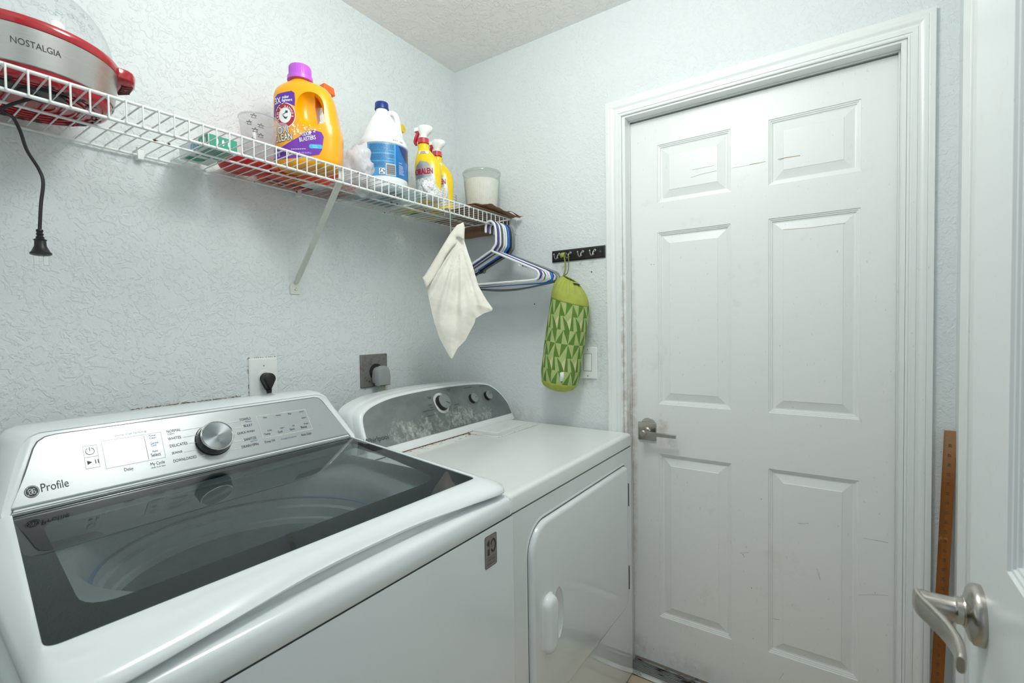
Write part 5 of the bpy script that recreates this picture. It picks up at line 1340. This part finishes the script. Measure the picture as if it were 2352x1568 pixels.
# cloth bag on a metal hook
M_metal = mat('plain_metal_wire', (.50, .50, .48), .25, 1)
hkx, hky = -.4255, YF-.004
bm = B(); tube(bm, smoothpath([(hkx-.003, YF+.013, ZS-ZL-.010), (hkx-.002, YF+.0115, ZS-ZL+.004), (hkx-.001, YF+.003, ZS-ZL+.0095), (hkx, YF-.008, ZS-ZL+.006), (hkx, YF-.011, ZS-ZL-.012), (hkx, YF-.011, 1.60), (hkx+.004, YF-.004, 1.585), (hkx+.010, YF-.004, 1.600)], 6), .0022, 8)
o = obj('metal_hook', bm, M_metal); tag(o, 'thin metal hook over the shelf lip holding the cream cloth bag', 'hook')
BO, BN = Vector((-.425, -.345, 1.5)), Vector((-.80, -.60, 0)); BE = Vector((.60, -.80, 0))
def zb(x, y): return 960+x/4.61, 500+y/4.61
def b2(x, y): p = atp(*zb(x, y), BO, BN)-BO; return (p.dot(BE), p.z)
OUT = [(485, 65), (495, 100), (492, 170), (490, 240), (530, 370), (570, 480), (640, 720), (720, 860), (792, 962), (782, 985), (700, 1010), (610, 1065), (598, 1115), (500, 1300), (420, 1380), (362, 1490), (342, 1482), (230, 1280), (172, 1100), (130, 920), (92, 750), (58, 640), (76, 625), (210, 405), (340, 190), (415, 95)]
OT = [b2(*p) for p in OUT]
def dens(P_, L=.012):
    out = []
    for i in range(len(P_)):
        a, b = Vector(P_[i]), Vector(P_[(i+1) % len(P_)]); n = max(1, int((b-a).length/L))
        for k in range(n): out.append(tuple(a+(b-a)*k/n))
    return out
OTd = dens(OT)
def edist(u, v, P_=None):
    P_ = P_ or OT; m = 9
    for i in range(len(P_)):
        ax, ay = P_[i-1]; bx_, by_ = P_[i]; dx, dy = bx_-ax, by_-ay; L2 = dx*dx+dy*dy or 1e-12
        t_ = max(0, min(1, ((u-ax)*dx+(v-ay)*dy)/L2)); m = min(m, math.hypot(u-ax-t_*dx, v-ay-t_*dy))
    return m
kn_ = b2(440, 225)
def fold(u, v):
    du, dv = u-kn_[0], kn_[1]-v; a = math.atan2(du, max(dv, .01)); rr_ = math.hypot(du, dv)
    w_ = min(1, rr_/.10)*max(0, min(1, (.37-rr_)/.10))
    w_ *= max(0, min(1, (dv-.015)/.05))
    return (.0032*math.sin(a*44+1.0)+.0045*math.sin(a*19))*w_+.008*_n.noise(Vector((u*14, v*14, 2)))
def bagpt(sgn):
    def f(u, v):
        d = edist(u, v); b = .016*math.sin(PI/2*min(1, d/.055))
        b *= 1.0
        return BO+BE*u+Vector((0, 0, v))+BN.normalized()*(sgn*b+fold(u, v)*min(1, d/.02)*(1 if sgn > 0 else .5))
    return f
M_cream = mat('cream_cotton', (.88, .855, .765), .9, 0, .03, 60, bump=.15, bscale=900, sss=.05)
cb_ = thing('cloth_bag', 'cream cotton drawstring bag hanging by one corner under the shelf', 'cloth bag', (BO.x, BO.y, 1.66))
bm = B(); sheet(bm, OTd, bagpt(1), .0052); sheet(bm, OTd, bagpt(-1), .0052)
obj('bag_body', bm, M_cream, cb_, ang=75)
HEM = [(485, 62), (496, 100), (494, 170), (491, 243), (468, 240), (440, 219), (412, 214), (410, 277), (350, 345), (290, 430), (255, 510), (180, 640), (94, 752), (56, 640), (76, 622), (210, 403), (340, 188), (415, 92)]
HT = dens([b2(*p) for p in HEM], .01)
def hempt(u, v):
    d = edist(u, v, HT); return BO+BE*u+Vector((0, 0, v))+BN.normalized()*(.0225+.0035*_n.noise(Vector((u*20, v*20, 5)))-.002*(1-min(1, d/.006)))
bm = B(); sheet(bm, HT, hempt, .012); obj('folded_hem', bm, mat('cream_cotton_hem', (.86, .825, .715), .9, 0, .03, 60, bump=.15, bscale=900), cb_, solid=.003, off=-1, ang=180)

# ================================================================ THINGS ON THE FRONT WALL
rack = thing('hook_rack', 'black wooden key rack with four silver hooks beside the door casing', 'hook rack', (0, -.618, 1.578))
bm = B(); loft(bm, [[Vector((-x_, a, b)) for a, b in rrect(-.7325+i_, -.5035-i_, 1.5545+i_, 1.6000-i_, .001, 2)] for x_, i_ in ((.0005, 0), (.006, 0), (.0085, .0025), (.009, .005), (.0125, .0065))]); obj('board', bm, M_blackp, rack, ang=30)
for yh in (-.5365, -.5860, -.6400, -.6905):
    bm = B(); X_ = -.0125; z_ = 1.576
    lathe(bm, [(.0055, 0), (.0055, .0015), (.003, .002)], (X_, yh-.004, z_+.008), 16, (-1, 0, 0)); lathe(bm, [(.0035, 0), (.0035, .0015)], (X_, yh+.003, z_-.006), 12, (-1, 0, 0))
    tube(bm, smoothpath([(X_-.001, yh-.003, z_+.008), (X_-.010, yh-.002, z_+.004), (X_-.013, yh-.001, z_-.006), (X_-.018, yh+.001, z_-.012), (X_-.026, yh+.003, z_-.009), (X_-.030, yh+.004, z_+.002)], 5), .0019, 8)
    bmesh.ops.create_uvsphere(bm, u_segments=12, v_segments=8, radius=.0034, matrix=Matrix.Translation((X_-.030, yh+.004, z_+.004)))
    obj('hook', bm, M_metal, rack)
bm = B(); lathe(bm, [(.0035, 0), (.003, .0012), (0, .0014)], (-.0125, -.716, 1.577), 14, (-1, 0, 0)); obj('screw', bm, M_hg, rack)

# light switch plate
sw = thing('light_switch', 'white double rocker light switch half hidden behind the green bag', 'light switch', (0, -.634, 1.152))
bm = B(); loft(bm, [[Vector((-x_, a, b)) for a, b in rrect(-.6945+i_, -.5720-i_, 1.0905+i_, 1.2140-i_, .002, 3)] for x_, i_ in ((.0004, 0), (.003, 0), (.0062, .003), (.0065, .008))]); pl = obj('plate', bm, M_white, sw, ang=25)
for yc in (-.6560, -.6100):
    bm = B(); loft(bm, [[Vector((-x_-abs(b-1.152)*.02, a, b)) for a, b in rrect(yc-.0160+i_, yc+.0160-i_, 1.1215+i_, 1.1870-i_, .001, 2)] for x_, i_ in ((.006, 0), (.0078, .0005), (.0082, .0015))]); obj('rocker', bm, M_white, sw, ang=25)
    bm = B(); frame2(bm, rrect(yc-.0175, yc+.0175, 1.1200, 1.1885, .001, 2), .0012, lambda a, b: Vector((-.0067, a, b))); obj('rocker_gap', bm, M_hg, pl, smooth=False, flip=False)
    for z_ in (1.1015, 1.2035):
        bm = B(); lathe(bm, [(.0024, 0), (.002, .0008), (0, .0008)], (-.0064, yc, z_), 12, (-1, 0, 0)); obj('screw', bm, M_rust if z_ < 1.15 else M_hl, pl)

# green patterned bag dispenser
GC = lambda s: Vector((-.079, -.5640-.0720*s, 1.048+.424*s))
grn = thing('bag_dispenser', 'green triangle-patterned fabric bag holder hanging from the black hook rack', 'bag holder', (-.079, -.60, 1.26))
gax = (GC(1)-GC(0)).normalized(); ge1 = Vector((-1, 0, 0)); ge2 = gax.cross(ge1).normalized()
if ge2.y > 0: ge2 = -ge2     # ge2 points right in the photo (towards -y)
GR = [(0, .020), (.008, .034), (.03, .054), (.065, .067), (.10, .0715), (.16, .0765), (.5, .0775), (.72, .0765), (.80, .0750), (.86, .071), (.91, .062), (.95, .050), (.98, .037), (1.0, .027)]
def grad_(s):
    s = max(0, min(1, s))
    for a, b in zip(GR, GR[1:]):
        if a[0] <= s <= b[0]: return a[1]+(b[1]-a[1])*(s-a[0])/(b[0]-a[0])
    return .027
def gpt(off=0, off2=0):
    def f(th, s):
        r = grad_(s)+off; e = max(0, (s-.86)/.14, (.08-s)/.08); pl_ = 1+.10*e*math.sin(th*17+2*math.sin(th*3))+.018*_n.noise(Vector((math.cos(th)*2, math.sin(th)*2, s*7)))
        p = GC(s)+(ge1*math.cos(th)*.96+ge2*math.sin(th))*(r*pl_)
        sl = max(0, (s-.70)/.30); p += gax*(-sl*.36*math.sin(th)*r)+ge2*(-.016*sl*sl)
        return p
    return f
f = gpt(); M_lime = mat('lime_green_cotton', (.37, .42, .075), .85, 0, .05, 40, bump=.1, bscale=700)
def band(bm, s0, s1, fn, ns=10, nt=96, cap=False): loft(bm, [[fn(2*PI*k/nt, s0+(s1-s0)*j/ns) for k in range(nt)] for j in range(ns+1)], False)
bm = B(); band(bm, .80, 1.0, f, 14); obj('gathered_top', bm, M_lime, grn, solid=.0016, ang=180)
bm = B(); band(bm, 0, .085, f, 8); obj('gathered_bottom', bm, M_lime, grn, solid=.0016, ang=180)
SA, SB = .085, .80; NC, NR = 10, 6
M_g1 = mat('mid_green_cotton', (.115, .225, .032), .85, 0, .04, 40, bump=.1, bscale=700); M_g2 = mat('pale_green_cotton', (.40, .50, .19), .85, 0, .04, 40); M_g3 = mat('cream_green_cotton', (.62, .59, .33), .85)
bm = B(); fo = gpt(.0003)
def addtri(pts, mi):
    n0 = len(bm.faces); sheet(bm, [(a*.07, b*.424) for a, b in pts], lambda u, v: fo(u/.07, v/.424), .009)
    bm.faces.ensure_lookup_table()
    for i in range(n0, len(bm.faces)): bm.faces[i].material_index = mi
cw, rh = 2*PI/NC, (SB-SA)/NR
for r_ in range(NR):
    for c_ in range(NC):
        x0, x1, s0, s1 = c_*cw, (c_+1)*cw, SA+r_*rh, SA+(r_+1)*rh; xm = (x0+x1)/2
        if r_ % 3 == 1:
            a_ = x0+cw*.30; b__ = x0+cw*.62
            addtri([(x0, s0), (a_, s0), (x0+cw*.12, s1), (x0, s1)], 0); addtri([(a_, s0), (b__, s0), (a_, s1), (x0+cw*.12, s1)], 1)
            addtri([(b__, s0), (x1, s0), (a_, s1)], 0); addtri([(x1, s0), (x1, s1), (xm+cw*.2, s1-rh*.42), ], 2); addtri([(x1, s1), (a_, s1), (xm+cw*.2, s1-rh*.42)], 1); addtri([(a_, s1), (x1, s0), (xm+cw*.2, s1-rh*.42)], 0)
        else:
            k1, k2 = (0, 1) if r_ % 3 == 0 else (1, 0)
            ap = s1 if r_ % 3 == 0 else s0; ba = s0 if r_ % 3 == 0 else s1
            addtri([(x0, ba), (xm, ba), (xm, ap)], k1); addtri([(xm, ba), (x1, ba), (xm, ap)], k2); addtri([(x0, ba), (xm, ap), (x0, ap)], k2); addtri([(x1, ba), (x1, ap), (xm, ap)], k1)
obj('patterned_sleeve', bm, [M_g1, M_g2, M_g3], grn, flip=True, ang=180)
bm = B(); lathe(bm, [(.030, 0), (.02, .004), (0, .006)], GC(.97)-gax*.004, 24, gax); lathe(bm, [(.024, 0), (0, .001)], GC(.0)+gax*.002, 20, gax); obj('dark_opening', bm, mat('opening_shade', (.03, .035, .03), .9, 0, .5, 90), grn)  # dark discs painted as the shade inside both gathered ends
hk_ = Vector((-.0425, -.5835, 1.574))
bm = B(); tp = f(PI*-.5, .995)
tube(bm, smoothpath([tp+Vector((.0, 0, -.004)), tp+Vector((.01, -.003, .02)), Vector((-.052, -.588, 1.53)), hk_+Vector((-.002, .004, -.004)), hk_+Vector((-.004, -.001, .006)), hk_+Vector((.0, -.012, -.006)), Vector((-.048, -.600, 1.53)), tp+Vector((.012, -.012, .012)), f(-.9, .99)], 6), .0030, 8, flat=.6); obj('hanging_loop', bm, mat('olive_tape', (.22, .25, .06), .85), grn)
bm = B(); sheet(bm, [(-.016, 0), (-.003, .004), (.004, .020), (-.012, .020), (-.020, .012)], lambda a, b: hk_+Vector((-.008, -a*.9+.002, b-.012))); obj('loop_end', bm, M_lime, grn, solid=.002)
p = f(.55, .135); bm = B(); fo2 = gpt(.0022); sheet(bm, [(.50, .115), (.68, .125), (.62, .205), (.44, .195)], fo2); obj('care_tag', bm, M_white, grn, solid=.0008)

# nails left in the wall
for (u, v, lab_) in ((1228, 698, 'small rusty nail head in the wall below the clothes hangers'), (1359, 624, 'small dark nail head in the wall between the green bag holder and door casing')):
    p = at(u, v, 'x', 0); bm = B(); lathe(bm, [(.0026, 0), (.0024, .0016), (0, .0020)], (-.0003, p.y, p.z), 12, (-1, 0, 0)); o = obj('nail', bm, M_rust); tag(o, lab_, 'nail')

# metre stick leaning in the corner
t = NT('varnished_wood_rule'); v = t.coord((1, 1, .06)); f1 = t.noise(v, 60, 4, .6, .4); v2 = t.coord(); f2 = t.noise(v2, 12, 5, .7)
sx = t.a('ShaderNodeSeparateXYZ'); t.l(v2, sx.inputs[0])
c = t.mix(t.ramp(f1, .3, .7), (.20, .062, .006), (.32, .105, .012)); c = t.mix(t.ramp(f2, .62, .66, 0, .5), c, (.45, .22, .09)); wn = t.ramp(sx.outputs[2], .86, .97, 0, .75); c = t.mix(wn, c, (.42, .24, .13)); t.l(c, t.b.inputs['Base Color']); t.b.inputs['Roughness'].default_value = .3
sT, sB = Vector((-.0135, 0, 1.004)), Vector((-.050, 0, .0))
a1 = at(2168, 988, 'x', -.0135); a2 = at(2137, 1568, 'x', -.038)
sl_ = (a2.y-a1.y)/(a2.z-a1.z); yT = a1.y; wS = .0262
rs = thing('yardstick', 'varnished wooden measuring stick leaning in the corner between the door casing and right wall', 'measuring stick', (-.05, yT-sl_*1.004-.013, 0))
def spt(y_, h, t_=0): # y_ across from left edge, h height along
    k = h/1.0045; return Vector((sB.x+(sT.x-sB.x)*k-t_, yT+sl_*(h-1.0045)-y_, h))
bm = B(); loft(bm, [[spt(a, h, b) for a, b in ((0, 0), (wS, 0), (wS, .0042), (0, .0042))] for h in (.001, 1.0045)]); stick = obj('rule', bm, t.m, rs, bevel=.0006)
bm = B(); Fs = lambda a, b: spt(a, b, .0046)
for i in range(1, 40):
    h = i*.0254
    if h > .98 or h < .25: continue
    text(bm, str(i), lambda a, b: Fs(a, b), .0165, h-.0065, h=.0062, ang=PI/2) if False else None
    V, F_, gx0, gx1, gy0, gy1 = glyph(str(i)); kk = .0066/(gy1-gy0); vv = [bm.verts.new(Fs(.0165-(b-gy0)*kk, h-.005+(a-gx0)*kk)) for a, b in V]
    for q_ in F_:
        try: bm.faces.new([vv[j] for j in q_])
        except ValueError: pass
obj('rule_numbers', bm, M_ink, stick, smooth=False, flip=False)
bm = B()
for i in range(8*9, 8*40):
    h = i*.0254/8
    if h > 1.0: continue
    L = .0065 if i % 8 == 0 else (.005 if i % 4 == 0 else .0032); line2(bm, (.0004, h), (L, h), .0005, Fs)
obj('rule_ticks', bm, M_ink, stick, smooth=False, flip=False)

# ================================================================ THINGS ON THE LEFT WALL
M_caulk = mat('cracked_brown_caulk', (.30, .22, .17), .9, 0, .3, 90)
op = thing('wall_outlet', 'white single outlet plate above the washer console', 'outlet', (-.929, 0, 1.149))
bm = B(); loft(bm, [[Vector((a, -x_, b)) for a, b in rrect(-.9740+i_, -.8850-i_, 1.0855+i_, 1.2130-i_, .003, 3)] for x_, i_ in ((.0004, 0), (.0035, 0), (.0065, .003), (.0070, .008))]); pl = obj('plate', bm, M_white, op, ang=25)
bm = B()
for k in range(60):
    s_ = random.random(); x, z = random.choice(((-.9748, 1.085+.128*s_), (-.8842, 1.085+.128*s_), (-.974+.089*s_, 1.2138), (-.974+.089*s_, 1.0848)))
    bmesh.ops.create_icosphere(bm, subdivisions=1, radius=random.uniform(.0006, .0013), matrix=Matrix.Translation((x, -.0012, z)) @ Matrix.Diagonal((1, 1, random.uniform(1, 4), 1)))
obj('plate_gap_dirt', bm, M_caulk, pl, smooth=False)
bm = B(); lathe(bm, [(.0195, 0), (.0195, .0012), (.017, .0018), (0, .0018)], (-.9300, -.0070, 1.1560), 36, (0, -1, 0)); obj('receptacle', bm, M_white, pl)
bm = B(); lathe(bm, [(.0028, 0), (.002, .001), (0, .001)], (-.9300, -.0068, 1.1895), 14, (0, -1, 0)); obj('screw', bm, M_metal, pl)
wp_ = thing('power_plug', 'black right-angle plug and cord in the white outlet above the washer', 'plug', (-.9260, -.0088, 1.15))
bm = B(); px, pz = -.9270, 1.1500
loft(bm, [[Vector((px+a, -y_, pz+b)) for a, b in [(.0185*k*math.cos(q), .0175*k*math.sin(q)) if math.sin(q) > -.3 else ((.0185*k*math.cos(q))*(1-.6*min(1, (-math.sin(q)-.3)/.7)), -.0052-.032*k*(-math.sin(q)-.3)/.7) for q in [2*PI*i/40 for i in range(40)]]] for y_, k in ((.0090, .96), (.011, 1), (.016, .86), (.018, .86), (.020, 1.0), (.033, 1.0), (.0365, .93), (.038, .8))])
pg = obj('plug_body', bm, M_black, wp_, ang=50)
bm = B(); lathe(bm, [(.0088, 0), (.0078, .004), (.0085, .005), (.0068, .009), (.0075, .010), (.006, .015)], (px, -.027, pz-.033), 20, (0, 0, -1)); obj('strain_relief', bm, M_black, pg)
bm = B(); tube(bm, smoothpath([(px, -.027, pz-.045), (px+.001, -.028, 1.06), (px+.004, -.034, 1.02), (px+.01, -.05, .94)], 6), .0048, 10); obj('cord', bm, M_black, pg)

t = NT('rusty_grey_plate'); v = t.coord(); f1 = t.noise(v, 45, 6, .75); t.l(t.mix(t.ramp(f1, .52, .66), (.24, .245, .24), (.20, .10, .04)), t.b.inputs['Base Color']); t.b.inputs['Metallic'].default_value = .5; t.b.inputs['Roughness'].default_value = .5
dop = thing('dryer_outlet', 'rusty grey square metal outlet plate above the dryer console', 'outlet', (-.505, 0, 1.139))
bm = B(); loft(bm, [[Vector((a, -x_, b)) for a, b in rrect(-.5675+i_, -.4425-i_, 1.0780+i_, 1.2000-i_, .002, 3)] for x_, i_ in ((.0004, 0), (.005, 0), (.0072, .002))]); dpl = obj('plate', bm, t.m, dop, ang=25)
bm = B(); frame2(bm, rrect(-.5685, -.4415, 1.0770, 1.2010, .002, 3), .003, lambda a, b: Vector((a, -.0008, b))); obj('rust_edge', bm, M_caulk, dpl, smooth=False, flip=False)
bm = B(); lathe(bm, [(.0300, 0), (.0300, .004), (.027, .005), (0, .005)], (-.500, -.0072, 1.135), 36, (0, -1, 0)); obj('receptacle', bm, M_black, dpl)
for x, z in ((-.530, 1.170), (-.484, 1.172), (-.530, 1.102), (-.478, 1.102)):
    bm = B(); lathe(bm, [(.0042, 0), (.0035, .0015), (0, .0016)], (x, -.0074, z), 12, (0, -1, 0)); obj('screw', bm, M_hinge, dpl)
M_gp = mat('grey_plug_plastic', (.33, .35, .35), .45, 0, .03); M_tan = mat('tan_flat_cord', (.36, .34, .22), .5, 0, .08)
dpg = thing('dryer_plug', 'chunky grey plug with flat tan cord in the rusty outlet', 'plug', (-.497, -.0125, 1.13))
def arc_(k=1, c=(-.496, 1.128)):
    return [(c[0]+a*k, c[1]+b*k) for a, b in [(-.027, -.046), (.027, -.046)]+[(.030, -.020)]+[(.0275*math.cos(q), .028*math.sin(q)) for q in [PI*i/14 for i in range(15)]]+[(-.030, -.020)]]
bm = B(); loft(bm, [[Vector((a, -y_, b)) for a, b in arc_(k, (-.499+sh_, 1.130))] for y_, k, sh_ in ((.0123, .80, 0), (.030, .84, 0), (.032, .98, .0), (.052, 1.0, .0), (.056, .94, 0))])
dpb = obj('plug_body', bm, M_gp, dpg, ang=40)
bm = B()
for o_ in (-.0055, 0, .0055): tube(bm, smoothpath([(-.497+o_, -.042, 1.086), (-.496+o_, -.043, 1.06), (-.492+o_, -.046, 1.03), (-.486+o_, -.055, .97)], 6), .0040, 8)
obj('cord', bm, M_tan, dpb)

# recessed washer box flange behind the washer
wb = thing('washer_outlet_box', 'pale wall box flange with cracked caulk behind the washer console', 'outlet box', (-1.135, 0, 1.0))
bm = B(); fr_o = rrect(-1.262, -1.004, .88, 1.1015, .006, 3); fr_i = rrect(-1.235, -1.030, .905, 1.078, .004, 3)
loft(bm, [[Vector((a, -.0004, b)) for a, b in fr_o], [Vector((a, -.004, b)) for a, b in fr_o], [Vector((a, -.005, b)) for a, b in inset(fr_o, .002)], [Vector((a, -.005, b)) for a, b in fr_i], [Vector((a, -.0008, b)) for a, b in fr_i]], False); bm.faces.new([bm.verts.new(Vector((a, -.0009, b))) for a, b in fr_i])
bxf = obj('flange', bm, mat('aged_box_plastic', (.52, .55, .54), .5, 0, .06, 20), wb, ang=30)
bm = B(); pts = []
for k in range(60): x = -1.266+.266*k/59; pts.append((x, -.0035-.001*random.random(), 1.1035+.0022*_n.noise(Vector((k*.9, 1, 2)))*2))
for a in range(0, 60, 1):
    if a % 9 == 5: continue
    if a+1 < 60: tube(bm, [pts[a], pts[a+1]], random.uniform(.0006, .0020), 5)
tube(bm, [(-1.266, -.003, 1.1035), (-1.270, -.003, 1.09), (-1.268, -.003, 1.07), (-1.262, -.003, 1.055)], .0014, 5)
obj('cracked_caulk', bm, M_caulk, bxf, smooth=False)
